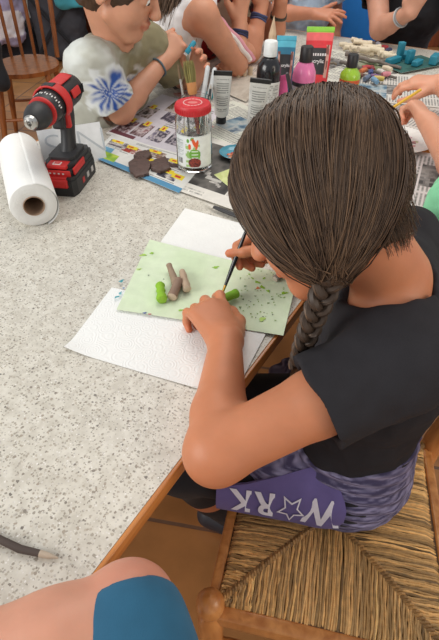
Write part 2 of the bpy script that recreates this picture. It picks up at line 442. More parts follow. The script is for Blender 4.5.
def make_body(name, label, J, skin, vox=.004, origin=None, hands=None, head=None, hk=1.0, spots=(), armr=None, legs=True, HL=.15, fat=1.0, group=None):
    """one continuous skin mesh: head, neck, torso, arms, hands, legs"""
    pts = [J[k] for k in ('shL', 'shR', 'pel', 'neck', 'chest', 'elL', 'elR', 'wrL', 'wrR') if k in J]
    if head: pts += [np.asarray(head['c'])]
    if legs: pts += [J[k] for k in ('knL', 'knR', 'anL', 'anR')]
    lo, hi = bounds(pts, .19); S = SDF(lo, hi, vox)
    torso(S, J, -.006, fat=fat); tips = {}; Wf = None
    if head:
        Wf = headshape(S, head['c'], head['f'], head['u'], head.get('s', 1), J['neck'], head.get('nr', .046))
        s_ = head.get('s', 1)
    ar = armr or (.045, .039, .034, .033, .022)
    for sd in 'LR':
        if 'el'+sd in J:
            arm(S, J['sh'+sd], J['el'+sd], J['wr'+sd], ar)
            if hands and sd in hands:
                h = hands[sd]; tips[sd] = hand(S, J['wr'+sd], h['d'], h['n'], h.get('L', HL), (1 if sd == 'R' else -1), h['c'], h.get('spread', (.18, .05, -.06, -.2)), h.get('thumb', ((.75, .6, .25), (.9, .25, .35), (.95, -.1, .4))))
    if legs:
        hl = unit(J.get('hiplat', J['shR']-J['shL']))
        for sd, y in (('L', -1), ('R', 1)):
            S.cone(J['pel']+hl*.075*y, J['kn'+sd], .07*fat, .05, .02); S.cone(J['kn'+sd], lerp(J['kn'+sd], J['an'+sd], .3), .048, .046, .02)
            S.cone(lerp(J['kn'+sd], J['an'+sd], .3), J['an'+sd], .046, .032, .012)
            ft = unit((J['an'+sd]-J['pel'])*A(1, 1, 0)+1e-6); S.cone(J['an'+sd]-A(0, 0, .03), J['an'+sd]+ft*.12-A(0, 0, .035), .03, .026, .02)
    V, Fq = S.mesh()
    sp = list(spots)
    if head:
        W = Wf; r = 1.0
        sp += [(W(.09, .0, -.058), .017*s_, tuple(max(0, int(x*y)) for x, y in zip(skin, (.88, .60, .58)))), (W(.085, .018, -.058), .009*s_, tuple(int(x*y) for x, y in zip(skin, (.9, .7, .66)))), (W(.085, -.018, -.058), .009*s_, tuple(int(x*y) for x, y in zip(skin, (.9, .7, .66))))]
    for sd, (tp, inf) in tips.items():
        for i, (p, v, nn) in enumerate(inf):
            sp.append((p[3], .013, tuple(min(255, int(x*y)) for x, y in zip(skin, (1.06, .92, .88)))))
    cols = tint(V, skin, sp)
    o0 = np.asarray(origin if origin is not None else A(J['pel'][0], J['pel'][1], 0), float)
    b = link_mesh(name, V-o0, Fq, SKIN, cols=cols, loc=o0)
    tag(b, label, 'person', group)
    if head:
        for y in (-1, 1):
            e = MB(); f = unit(head['f'])
            e.ell(Wf(.0765, .031*y, .001)-o0, A(1, 1, 1)*.0115*s_, (235, 230, 225), n=16, m=12)
            e.ell(Wf(.0845, .031*y, -.002)-o0, A(1, 1, 1)*.0050*s_, (60, 40, 28), n=12, m=8)
            e.build('eye', GLOSS, b)
            br = MB(); br.tube([Wf(.088, .012*y, .022)-o0, Wf(.087, .03*y, .027)-o0, Wf(.074, .05*y, .022)-o0], [.003*s_, .0035*s_, .0015*s_], tuple(int(x*.45) for x in skin), n=6)
            br.build('eyebrow', HAIR, b)
    return b, o0, tips, Wf
def make_shirt(b, o0, J, col_fn, name='shirt', vox=.004, off=.006, hem=None, slv=.45, slr=(.058, .056), neck_r=.056, m=None, wr=.002, fat=1.0, sides='LR', sleeve_dir=None, headc=None, extra_sub=()):
    pts = [J[k] for k in ('shL', 'shR', 'pel', 'neck', 'chest')]
    ends = {}
    for sd in sides:
        ends[sd] = lerp(J['sh'+sd], J['el'+sd], slv); pts.append(ends[sd])
    lo, hi = bounds(pts, .16); S = SDF(lo, hi, vox)
    ax = unit(J['chest']-J['pel']); hp = J['pel']+ax*(hem if hem is not None else 0)
    torso(S, J, off, [(hp, -ax)], .03, fat=fat)
    for sd in sides:
        e = ends[sd]; dv = unit(e-J['sh'+sd])
        _cone_clip(S, J['sh'+sd], e+dv*.03, slr[0], slr[1], .022, [(e, dv)])
    for sd in sides:
        e = ends[sd]; dv = unit(e-J['sh'+sd]); S.cone(e-dv*.010, e+dv*.05, slr[1]-.010, slr[1]-.010, 0, 'sub')
    nd = unit((headc if headc is not None else J['neck']+A(0, 0, .1))-J['neck'])
    S.cone(J['neck']+nd*.012, J['neck']+nd*.2, neck_r, neck_r*1.3, .012, 'sub')
    if wr:
        S.disp(lambda P: wr*(2*vnoise(P*A(1, 1, 1.6), 22, 3)-1)+.6*wr*(2*vnoise(P, 55, 5)-1))
    V, Fq = S.mesh()
    return link_mesh(name, V-o0, Fq, m or CLOTH, b, cols=col_fn(V))
def flat(col): return lambda V: np.tile(np.array(srgb(*col)), (len(V), 1))
def make_legwear(b, o0, J, col_fn, name='trousers', vox=.005, off=.008, upto=1.0, top=.06, m=None):
    pts = [J[k] for k in ('pel', 'knL', 'knR', 'anL', 'anR')]
    lo, hi = bounds(pts, .16); S = SDF(lo, hi, vox); ax = unit(J['chest']-J['pel'])
    hl = unit(J.get('hiplat', J['shR']-J['shL'])); clip = [(J['pel']+ax*top, ax)]
    _cone_clip(S, J['pel']-hl*.055, J['pel']+hl*.055, .088+off, .088+off, .03, clip)
    for y in (-1, 1): _cone_clip(S, J['pel']+hl*.055*y, lerp(J['pel'], J['chest'], .5)+hl*.045*y, .09+off, .078+off, .03, clip)
    for sd, y in (('L', -1), ('R', 1)):
        h0 = J['pel']+hl*.075*y; kn, an = J['kn'+sd], J['an'+sd]
        if upto <= .5:
            e = lerp(h0, kn, upto*2); _cone_clip(S, h0, e+unit(e-h0)*.03, .074+off, .062+off, .02, [(e, e-h0)])
        else:
            S.cone(h0, kn, .07+off, .05+off, .02); e = lerp(kn, an, upto*2-1)
            _cone_clip(S, kn, e, .048+off, .036+off, .02, [(e, e-kn)])
    S.disp(lambda P: .002*(2*vnoise(P, 25, 9)-1)); V, Fq = S.mesh()
    return link_mesh(name, V-o0, Fq, m or CLOTH, b, cols=col_fn(V))
def make_shoes(b, o0, J, col=(40, 40, 44), sole=(225, 225, 222)):
    for sd in 'LR':
        an = J['an'+sd]; d = unit((J['an'+sd]-J['pel'])*A(1, 1, 0)+1e-6); S = SDF(an-A(.2, .2, .12), an+A(.2, .2, .1), .005)
        z0 = an[2]-.05
        S.cone(A(an[0], an[1], z0+.03)-d*.02, A(an[0], an[1], z0+.025)+d*.13, .038, .033, .02); S.cone(an+A(0, 0, .01), A(an[0], an[1], z0+.03), .04, .04, .02)
        S.cut(A(0, 0, z0-.006), A(0, 0, -1)); V, Fq = S.mesh()
        c = np.where((V[:, 2] < z0+.012)[:, None], np.array(srgb(*sole)), np.array(srgb(*col)))
        link_mesh('shoe', V-o0, Fq, SATIN, b, cols=c)
def hair_cap(b, o0, W, s, col, name='hair', front=.055, low=-.05, thick=.012, vox=.004, extra=(), seed=1, nape=1.0):
    """short hair: a shell on the skull, open at the face, with strand tone"""
    c = W(0, 0, 0); R = np.column_stack([unit(W(1, 0, 0)-c), unit(W(0, 1, 0)-c), unit(W(0, 0, 1)-c)])
    S = SDF(c-.2, c+.2, vox)
    S.ell(W(-.010, 0, .027), A(.092, .073, .086)*s+thick, R, 0)
    S.cone(W(-.04, 0, -.02), W(-.045, 0, -.06), .058*s*nape, .05*s*nape, .02)
    S.ell(W(.105, 0, -.06), A(.075, .085, .105)*s, R, .01, 'sub')
    S.cut(W(0, 0, -.075), W(0, 0, -1)-c)
    S.ell(W(.0, .085, -.03), A(.022, .03, .04)*s, R, .006, 'sub'); S.ell(W(.0, -.085, -.03), A(.022, .03, .04)*s, R, .006, 'sub')
    for e in extra: S.cone(*e)
    S.disp(lambda P: .003*(2*vnoise((P-c)@R*A(1, 1, .35), 160, seed)-1)); V, Fq = S.mesh()
    q = (V-c)@R; n = vnoise(np.stack([np.arctan2(q[:, 1], q[:, 0])*.05, q[:, 1]*.3, q[:, 2]*.1], 1), 300, seed)
    cc = np.array(srgb(*col))*(.65+.8*n)[:, None]
    return link_mesh(name, V-o0, Fq, HAIR, b, cols=cc)

def strand_mesh(name, P, Rd, cols, m, parent, n=3):
    """many hairs at once: P (hairs, points, 3), Rd (hairs, points), cols sRGB per hair"""
    P = np.asarray(P, float); H, K, _ = P.shape; T = np.gradient(P, axis=1); T /= np.linalg.norm(T, axis=2, keepdims=True)+1e-12
    a = np.tile(unit(A(.31, -.52, .79)), (H, K, 1)); X = np.cross(a, T); X /= np.linalg.norm(X, axis=2, keepdims=True)+1e-9; Y = np.cross(T, X)
    V = np.stack([P+Rd[..., None]*(math.cos(2*math.pi*k/n)*X+math.sin(2*math.pi*k/n)*Y) for k in range(n)], 2).reshape(-1, 3)
    h, j, k = np.meshgrid(np.arange(H), np.arange(K-1), np.arange(n), indexing='ij'); b = (h*K+j)*n; k2 = (k+1) % n
    Fq = np.stack([b+k, b+k2, b+n+k2, b+n+k], -1).reshape(-1, 4)
    c = np.asarray(cols, float)/255; c = np.where(c <= .04045, c/12.92, ((c+.055)/1.055)**2.4)
    return link_mesh(name, V, Fq, m, parent, cols=np.repeat(c, K*n, axis=0))

class _Dry:
    vox = 1.
    def cone(s, *a, **k): return s
    def ell(s, *a, **k): return s
def grip_point(W, h, tsign, L=.15):
    """where thumb and forefinger meet for this hand pose"""
    t, _ = hand(_Dry(), W, h['d'], h['n'], h.get('L', L), tsign, h['c'], h.get('spread', (.18, .05, -.06, -.2)), h.get('thumb', ((.75, .6, .25), (.9, .25, .35), (.95, -.1, .4))))
    return (t[4]+t[0])/2
# ------------------------------------------------------------------ the room
DT = unit(A(.524, .8515, 0)); NT = A(-DT[1], DT[0], 0); TA = A(-.1185, .228, 0)   # table: long direction, across, a point of the near long edge
def tb(a, p, z=.75): return TA+DT*a+NT*p+A(0, 0, z)
TROT = np.column_stack([DT, NT, A(0, 0, 1)]); TANG = math.atan2(DT[1], DT[0])
def floor_mat():
    m, n, b = nt('floor_tiles'); tc = N(n, 'ShaderNodeTexCoord'); mp = N(n, 'ShaderNodeMapping'); mp.inputs['Rotation'].default_value = (0, 0, .18)
    n.links.new(tc.outputs['Object'], mp.inputs['Vector'])
    br = N(n, 'ShaderNodeTexBrick', offset=0, squash=1); br.inputs['Scale'].default_value = 1; br.inputs['Brick Width'].default_value = .3; br.inputs['Row Height'].default_value = .3
    br.inputs['Mortar Size'].default_value = .006; br.inputs['Mortar Smooth'].default_value = .3
    br.inputs['Color1'].default_value = srgb(184, 132, 84)+(1,); br.inputs['Color2'].default_value = srgb(172, 118, 70)+(1,); br.inputs['Mortar'].default_value = srgb(120, 92, 74)+(1,)
    n.links.new(mp.outputs[0], br.inputs['Vector'])
    t = N(n, 'ShaderNodeTexNoise'); t.inputs['Scale'].default_value = 9; t.inputs['Detail'].default_value = 6; n.links.new(mp.outputs[0], t.inputs['Vector'])
    mr = N(n, 'ShaderNodeMapRange'); mr.inputs[1].default_value = .3; mr.inputs[2].default_value = .7; mr.inputs[3].default_value = .82; mr.inputs[4].default_value = 1.15; n.links.new(t.outputs[0], mr.inputs[0])
    sc = N(n, 'ShaderNodeVectorMath', operation='SCALE'); n.links.new(br.outputs['Color'], sc.inputs[0]); n.links.new(mr.outputs[0], sc.inputs['Scale'])
    n.links.new(sc.outputs[0], b.inputs['Base Color']); b.inputs['Roughness'].default_value = .28
    bp = N(n, 'ShaderNodeBump'); bp.inputs['Strength'].default_value = .4; bp.inputs['Distance'].default_value = .002; bp.invert = True
    n.links.new(br.outputs['Fac'], bp.inputs['Height']); n.links.new(bp.outputs[0], b.inputs['Normal']); return m
def slab(name, lo, hi, m, kind='structure', bev=0):
    lo = A(*lo); hi = A(*hi); o = MB().box((hi-lo)*0+A(0, 0, 0), hi-lo, bev=bev).build(name, m, loc=(lo+hi)/2); tag(o, kind=kind); return o
slab('floor', (-3.2, -1.2, -.1), (3.2, 5.45, 0), floor_mat())
panel = mat_wood('wall_panelling', (92, 42, 20), (134, 66, 32), .6, .38, (6, 6, .7))
wallm = mat('plaster', (226, 220, 208), .85, var=.05)
slab('wall_back', (-3.2, 5.3, 0), (3.2, 5.45, 2.5), wallm)
mb = MB()
for i in range(13):
    x = -1.15+.34*i; mb.box((x, 0, 0), (.332, .04, 1.25), bev=.006)
w = mb.build('wall_panelling', panel, loc=(0, 5.28, .625)); tag(w, kind='structure')
# the side wall stays open to daylight through tall windows; a plain wall below and above them
slab('wall_left', (-3.3, -1.2, 0), (-3.2, 5.45, .5), wallm); 
slab('baseboard_back', (-3.2, 5.225, 0), (-1.35, 5.3, .09), mat_wood('dark_wood', (70, 34, 18), (104, 54, 28), 1, .4, (1, 8, 8)))

# ------------------------------------------------------------------ big table
def terrazzo():
    m, n, b = nt('speckled_laminate'); tc = N(n, 'ShaderNodeTexCoord'); col = None
    base = N(n, 'ShaderNodeTexNoise'); base.inputs['Scale'].default_value = 70; base.inputs['Detail'].default_value = 6
    n.links.new(tc.outputs['Object'], base.inputs['Vector'])
    r = N(n, 'ShaderNodeValToRGB'); r.color_ramp.elements[0].position = .35; r.color_ramp.elements[1].position = .65
    r.color_ramp.elements[0].color = srgb(196, 190, 177)+(1,); r.color_ramp.elements[1].color = srgb(216, 211, 199)+(1,); n.links.new(base.outputs[0], r.inputs[0])
    prev = r.outputs[0]
    for sc, frac, lo, hi, c1, c2 in ((250, .60, .2, .5, (150, 144, 132), (188, 178, 162)), (340, .5, .2, .45, (142, 132, 118), (232, 228, 222)), (185, .22, .2, .42, (120, 114, 106), (170, 158, 142))):
        ds = N(n, 'ShaderNodeTexNoise'); ds.inputs['Scale'].default_value = sc*1.5; n.links.new(tc.outputs['Object'], ds.inputs['Vector'])
        vm = N(n, 'ShaderNodeVectorMath', operation='MULTIPLY_ADD'); vm.inputs[1].default_value = (.6/sc,)*3
        n.links.new(ds.outputs['Color'], vm.inputs[0]); n.links.new(tc.outputs['Object'], vm.inputs[2])
        v = N(n, 'ShaderNodeTexVoronoi'); v.inputs['Scale'].default_value = sc; n.links.new(vm.outputs[0], v.inputs['Vector'])
        sp = N(n, 'ShaderNodeSeparateColor'); n.links.new(v.outputs['Color'], sp.inputs[0])
        th = N(n, 'ShaderNodeMapRange'); th.inputs[1].default_value = 1-frac; th.inputs[2].default_value = 1; th.inputs[3].default_value = lo; th.inputs[4].default_value = hi; n.links.new(sp.outputs[0], th.inputs[0])
        g = N(n, 'ShaderNodeMath', operation='GREATER_THAN'); g.inputs[1].default_value = 1-frac; n.links.new(sp.outputs[0], g.inputs[0])
        ls = N(n, 'ShaderNodeMath', operation='LESS_THAN'); n.links.new(v.outputs['Distance'], ls.inputs[0]); n.links.new(th.outputs[0], ls.inputs[1])
        mu = N(n, 'ShaderNodeMath', operation='MULTIPLY'); n.links.new(g.outputs[0], mu.inputs[0]); n.links.new(ls.outputs[0], mu.inputs[1])
        cr = N(n, 'ShaderNodeMix', data_type='RGBA'); cr.inputs['A'].default_value = srgb(*c1)+(1,); cr.inputs['B'].default_value = srgb(*c2)+(1,); n.links.new(sp.outputs[1], cr.inputs['Factor'])
        mx = N(n, 'ShaderNodeMix', data_type='RGBA'); n.links.new(mu.outputs[0], mx.inputs['Factor']); n.links.new(prev, mx.inputs['A']); n.links.new(cr.outputs['Result'], mx.inputs['B'])
        prev = mx.outputs['Result']
    n.links.new(prev, b.inputs['Base Color']); b.inputs['Roughness'].default_value = .38; return m
TL, TW = 2.7, .90; a0 = -.5
tbl = empty('craft_table', tb(a0+TL/2, TW/2, 0), 'long speckled laminate table with orange wooden edge holding all the craft things', 'table', rz=TANG)
MB().box((0, 0, .739), (TL-.012, TW-.012, .022)).build('tabletop', terrazzo(), tbl)
edge_wood = mat_wood('edge_wood', (166, 96, 42), (206, 136, 70), 1.2, .35, (1, 10, 10))
for y in (-1, 1):
    MB().box((0, y*(TW/2-.003), .7385), (TL, .006, .0235), bev=.002).build('edge_strip', edge_wood, tbl)
for x in (-1, 1):
    MB().box((x*(TL/2-.003), 0, .7385), (.006, TW-.013, .0235), bev=.002).build('edge_strip', edge_wood, tbl)
mb = MB()
for y in (-1, 1): mb.box((0, y*(TW/2-.10), .692), (TL-.3, .022, .07))
for x in (-1, 1): mb.box((x*(TL/2-.16), 0, .692), (.022, TW-.222, .07))
mb.build('apron', edge_wood, tbl)
for x in (-1, 1):
    for y in (-1, 1): MB().box((x*(TL/2-.15), y*(TW/2-.1), .364), (.065, .065, .728), bev=.006).build('leg', edge_wood, tbl)

# ------------------------------------------------------------------ rush-seat chair
NF, FF, FB, NB = A(-.014, .272, .45), A(.074, .655, .45), A(.412, .572, .45), A(.348, .192, .45)
chw = mat_wood('chair_wood', (176, 108, 52), (216, 150, 86), 1.4, .33, (8, 8, 1.5))
chc = (NF+FF+FB+NB)/4*A(1, 1, 0)
ch = empty('rush_seat_chair', chc, 'honey coloured wooden chair with woven rush seat under the girl in black', 'chair')
def cpt(p): return np.asarray(p, float)-chc
def rail(p, q, w, h, name, z=0):
    p = cpt(p); q = cpt(q); d = unit(q-p); R = np.column_stack([d, np.cross(A(0, 0, 1), d), A(0, 0, 1)])
    MB().box((p+q)/2+A(0, 0, z), (np.linalg.norm(q-p), w, h), R=R, bev=.004).build(name, chw, ch)
rail(NF, FF, .017, .034, 'seat_rail', -.014); rail(NF, NB, .022, .034, 'seat_rail', -.016); rail(FF, FB, .017, .034, 'seat_rail', -.014); rail(NB, FB, .017, .034, 'seat_rail', -.014)
for p, sgn in ((NF, 1), (FF, 1)):
    c0 = cpt(p)*A(1, 1, 0); mb = MB()
    mb.lathe([(0, 0), (.014, 0), (.016, .08), (.0195, .25), (.021, .40), (.0205, .425), (.0165, .438), (.0150, .444), (.0170, .449), (.0205, .458), (.0222, .470), (.0215, .482), (.0175, .493), (.0100, .500), (0, .502)], c0, n=24)
    mb.build('front_leg', chw, ch)
out = unit(A(.97, -.16, 0))
for p in (FB, NB):
    c0 = cpt(p)*A(1, 1, 0)+out*.012; mb = MB()
    pts = [c0+out*.03+A(0, 0, 0), c0+A(0, 0, .30), c0+A(0, 0, .47), c0+out*.02+A(0, 0, .60), c0+out*.065+A(0, 0, .78), c0+out*.11+A(0, 0, .93)]
    mb.tube(pts, [.015, .019, .020, .019, .017, .013], n=16); mb.ell(pts[-1], (.015, .015, .018)); mb.build('back_post', chw, ch)
for zz, o_ in ((.66, .034), (.77, .062), (.88, .094)):
    p, q = cpt(FB)+out*(o_+.012), cpt(NB)+out*(o_+.012); p[2] = q[2] = zz; mid = (p+q)/2+out*.022
    MB().tube([p, lerp(p, mid, .6)+out*.008, mid, lerp(q, mid, .6)+out*.008, q], .022, n=12, flat=.3, up=out).build('back_slat', chw, ch)
for (p, q), zz in (((NF, FF), .22), ((NF, NB), .20), ((FF, FB), .20), ((NB, FB), .24), ((NF, NB), .30), ((FF, FB), .30)):
    p = cpt(p).copy(); q = cpt(q).copy(); p[2] = q[2] = zz; MB().tube([p, (p+q)/2, q], [.009, .012, .009], n=10).build('stretcher', chw, ch)
# woven rush: cords run from each rail in to the diagonals
cen = A(.196, .420, .45); mb = MB(); rr = np.random.RandomState(3)
corners = [NF, NB, FB, FF]
for e in range(4):
    p, q = corners[e], corners[(e+1) % 4]; L = np.linalg.norm(q-p); nC = int(L/.0034)
    inn = unit(np.cross(A(0, 0, 1), q-p)); h = np.dot(cen-p, inn); tc_ = np.dot(cen-p, unit(q-p))/L
    for i in range(nC):
        t = (i+.5)/nC; f = t/tc_ if t < tc_ else (1-t)/(1-tc_); s = p+(q-p)*t; ln = h*f
        if ln < .012: continue
        # aim at the diagonal
        end = lerp(p, cen, f) if t < tc_ else lerp(q, cen, f)
        st = s+inn*.009; k = 9; pts = []; rd = []
        ph = rr.rand()*6
        for j in range(k+1):
            w_ = j/k; x = lerp(st, end, w_); d2 = np.linalg.norm(x-s)/h
            z = .004+.016*min(1, d2*1.5)-.012*max(0, d2-.55)/.45
            x = x+A(0, 0, z)+unit(q-p)*.0009*math.sin(ph+w_*9)+A(0, 0, .0008*rr.randn()); 
            if j == 0: x[2] -= .010
            pts.append(x-chc); rd.append(.0021*(1+.18*rr.randn()*.6+.08*math.sin(ph*3+w_*40)))
        base = np.array((224, 176, 112))*(.72+.42*rr.rand()); base = np.clip(base+rr.randn()*4, 20, 250)
        if rr.rand() < .12: base = base*.62
        mb.tube(pts, np.clip(rd, .0015, .0030), tuple(base), n=6, caps=True)
# the twisted crossings along the diagonals
for p in corners:
    for i in range(46):
        f = (i+1)/47; x = lerp(p, cen, f); d2 = f
        z = .004+.016*min(1, d2*1.5)-.012*max(0, d2-.55)/.45+.002; dr = unit(np.cross(A(0, 0, 1), cen-p))
        mb.tube([x+A(0, 0, z-.002)-dr*.0045-unit(cen-p)*.003-chc, x+A(0, 0, z+.0008)-chc, x+A(0, 0, z-.002)+dr*.0045+unit(cen-p)*.003-chc], .0029, tuple(np.array((176, 132, 78))*(.75+.35*rr.rand())), n=6)
bed = [cpt(lerp(c_, cen, .03))+A(0, 0, -.016) for c_ in corners]; mb.add(bed+[x+A(0, 0, .015) for x in bed], [(3, 2, 1, 0), (4, 5, 6, 7), (0, 1, 5, 4), (1, 2, 6, 5), (2, 3, 7, 6), (3, 0, 4, 7)], (96, 66, 36), False)
mb.build('rush_seat', mat_attr('rush', .42, bump=.5, bs=500, var=.16, vs=120, stretch=(1, 1, 1)), ch)
# ------------------------------------------------------------------ the girl painting
TAN = (198, 126, 88)
G = dict(shL=A(.212, .402, .876), shR=A(.285, .655, .865), neck=at(392, 276, .925), chest=A(.240, .535, .765), pel=A(.235, .520, .540),
         elL=A(-.004, .334, .789), wrL=at(226, 341, .787), elR=A(.155, .76, .80), wrR=at(291, 250, .83),
         knL=A(-.075, .50, .50), knR=A(-.03, .64, .50), anL=A(.095, .575, .075), anR=A(.02, .68, .075), hiplat=unit(A(.40, .90, 0)))
ghead = dict(c=at(320, 202, 1.022), f=A(-.80, .18, -.57), u=A(-.49, .344, .797), s=.93, nr=.044)
ghands = dict(L=dict(d=A(-.34, .90, .06), n=A(.28, -.12, 1), L=.155, c=[(2, 46, 34), (28, 70, 45), (40, 78, 45), (34, 70, 45)], spread=(.22, .06, -.06, -.15), thumb=((.8, .55, .2), (.95, .1, .25), (1, -.35, .3))),
              R=dict(d=A(-1, .16, .04), n=A(.10, .62, .75), L=.150, c=[(42, 50, 28), (58, 62, 35), (70, 66, 40), (78, 66, 40)], spread=(.1, .03, -.03, -.08), thumb=((.85, .35, .45), (1, .05, .3), (1, -.12, .2))))
BT = at(221, 297, .760); BU = at(249, 223, .872)             # the brush she paints with
G['wrR'] = G['wrR']+(lerp(BT, BU, .50)+A(.0, .006, -.003)-grip_point(G['wrR'], ghands['R'], 1))
girl, g0, gt, gW = make_body('person', 'girl in black t-shirt with brown braid bending over the table to paint', G, TAN, vox=.0028, hands=ghands, head=ghead,
    armr=(.045, .0395, .0365, .0355, .0235), fat=1.0)
make_shirt(girl, g0, G, flat((44, 42, 45)), 't_shirt', vox=.0035, off=.007, hem=.062, slv=.44, slr=(.060, .058), neck_r=.062, wr=.0035, headc=ghead['c'], m=mat_attr('black_jersey', .92, bump=.5, bs=900, var=.10, vs=25, bdist=.001, spec=.25))
make_legwear(girl, g0, G, flat((26, 26, 32)), 'leggings', off=.004, upto=1.0, top=.05)
make_shoes(girl, g0, G, (52, 52, 60), (236, 236, 236))
# sweatshirt knotted round the waist: heathered body, plain printed sleeve along the thigh
def heather(V):
    q = V@np.column_stack([unit(A(.9, -.4, 0)), unit(A(.4, .9, 0)), A(0, 0, 1)])
    n = vnoise(q*A(.35, .35, 2.2), 170, 4); n2 = vnoise(q*A(.5, .5, 2), 60, 8)
    t = np.clip((n-.35)*2.2, 0, 1)[:, None]; c = np.array(srgb(66, 60, 92))*(1-t)+np.array(srgb(152, 146, 178))*t
    return c*(.8+.4*n2)[:, None]
hl = G['hiplat']; S = SDF(A(-.02, .2, .40), A(.5, .75, .76), .0032); ax = unit(G['chest']-G['pel'])
clips = [(G['pel']+ax*.075-A(.9, -.4, 0)*.0, unit(ax+A(-.25, .12, 0))), (A(0, 0, .458), A(0, 0, -1))]
bk = A(.010, .008, .004)
for y in (-1, 1): _cone_clip(S, G['pel']+bk+hl*.060*y, lerp(G['pel'], G['chest'], .5)+bk+hl*.048*y, .1035, .094, .03, clips)
for y in (-1, 1): _cone_clip(S, G['pel']+bk+hl*.055*y-A(0, 0, .02), G['pel']+hl*.075*y+A(-.09, .04, 0), .099, .090, .03, clips)
S.disp(lambda P: .0018*np.sin((P@unit(A(.15, .3, 1)))*330+6*vnoise(P, 14, 2))+.002*(2*vnoise(P, 40, 6)-1))
V, Fq = S.mesh(); wrap = link_mesh('waist_sweatshirt', V-g0, Fq, CLOTH, girl, cols=heather(V))
# printed sleeve: a band wrapped on the outside of the near thigh
def band_pt(t, a, off=0):
    """t along the sleeve from waist to knee, a round it (0 = facing the camera, + up)"""
    h0 = G['pel']-hl*.070; p = lerp(h0, G['knL'], .02+.72*t)+A(.008, .006, .002); r = .0985-.020*t
    d = unit(G['knL']-h0); o_ = unit(np.cross(d, A(0, 0, 1))); o_ = -o_ if o_[1] > 0 else o_
    return p+(o_*math.cos(a)+A(0, 0, 1)*math.sin(a))*(r+off+.0025*math.sin(14*t+3*a)*max(0, 1-2.2*t))
nu, nv = 40, 22; Vb = []; Fb = []
for lay in (0, 1):
    for i in range(nu+1):
        t = i/nu
        for j in range(nv+1):
            tap = math.sqrt(max(0.02, min(1, t/.22))); mid_ = 12-14*min(1, t*1.3); hw_ = (52-20*min(1, max(0, t-.25)*1.5))*tap; a = math.radians(mid_+hw_*(2*j/nv-1)); Vb.append(band_pt(t, a, (.002 if lay == 0 else -.006)))
nn = (nu+1)*(nv+1)
for i in range(nu):
    for j in range(nv):
        q = (i*(nv+1)+j, (i+1)*(nv+1)+j, (i+1)*(nv+1)+j+1, i*(nv+1)+j+1); Fb.append(q[::-1]); Fb.append(tuple(x+nn for x in q))
ring = [i*(nv+1) for i in range(nu+1)]+[nu*(nv+1)+j for j in range(1, nv+1)]+[i*(nv+1)+nv for i in range(nu-1, -1, -1)]+[j for j in range(nv-1, 0, -1)]
for i in range(len(ring)): a_, b_ = ring[i], ring[(i+1) % len(ring)]; Fb.append((a_, b_, b_+nn, a_+nn))
slv = MB().add([x-g0 for x in Vb], Fb, (104, 92, 146)).build('printed_sleeve', CLOTH, wrap); slv['label'] = 'plain purple sleeve with white printed letters and a star'
lt = MB()
def put_letters(v, f, tc, ac, sc):
    # upright as seen from the wearer: text runs from the waist to the knee, tops towards the seat
    out_ = [band_pt(tc+x*sc/.245, ac-y*sc/.078, .0042)-g0 for x, y, *_ in v]; lt.add(out_, f, (226, 222, 232), True)
for chx, tc in (('W', .17), ('R', .60), ('K', .79)):
    v, f = text_mesh(chx, 1.0, .03); put_letters(v, f, tc, math.radians(13), .064)
star = []
for i in range(10): r = .5 if i % 2 == 0 else .235; star.append((r*math.sin(math.pi*i/5), r*math.cos(math.pi*i/5)))
v = [(x, y) for x, y in star]+[(x*.76, y*.76) for x, y in star]; f = [(i, (i+1) % 10, 10+(i+1) % 10, 10+i) for i in range(10)]
put_letters(v, f, .40, math.radians(11), .056)
lt.build('print', MATTE, slv)

# hair: dense cap, then combed strands falling from a parting into two low braids
hf, hu = unit(ghead['f']), unit(ghead['u']-unit(ghead['f'])*np.dot(ghead['u'], unit(ghead['f']))); hlft = np.cross(hu, hf); HR = np.column_stack([hf, hlft, hu]); hc = np.asarray(ghead['c']); hs = ghead['s']
HE = A(.103, .082, .098)*hs
hcap = hair_cap(girl, g0, gW, hs, (58, 44, 34), 'hair', thick=.007, vox=.004, nape=.80)
rr = np.random.RandomState(11); st = MB()
def strand_col(y, n=None):
    k = rr.rand(n or 1)[:, None]; c = np.array((66, 49, 37))+(np.array((116, 90, 68))-np.array((66, 49, 37)))*k**1.5+rr.randn(n or 1, 1)*2
    return np.clip(c, 10, 255) if n else tuple(np.clip(c[0], 10, 255))
def un(v): return v/np.linalg.norm(v, axis=-1, keepdims=True)
def hpv(d, off):
    d = un(d); r = 1/np.linalg.norm(d/HE, axis=-1, keepdims=True); return hc+(A(-.010, 0, .022)*hs+d*(r+off[..., None]))@HR.T
gath = {}; K = 15; tt_ = np.linspace(0, 1, K)
GDIR = {1: unit(A(.14, .60, -.78)), -1: unit(A(-.34, -.62, -.70))}
HP = []; HC = []; HRd = []
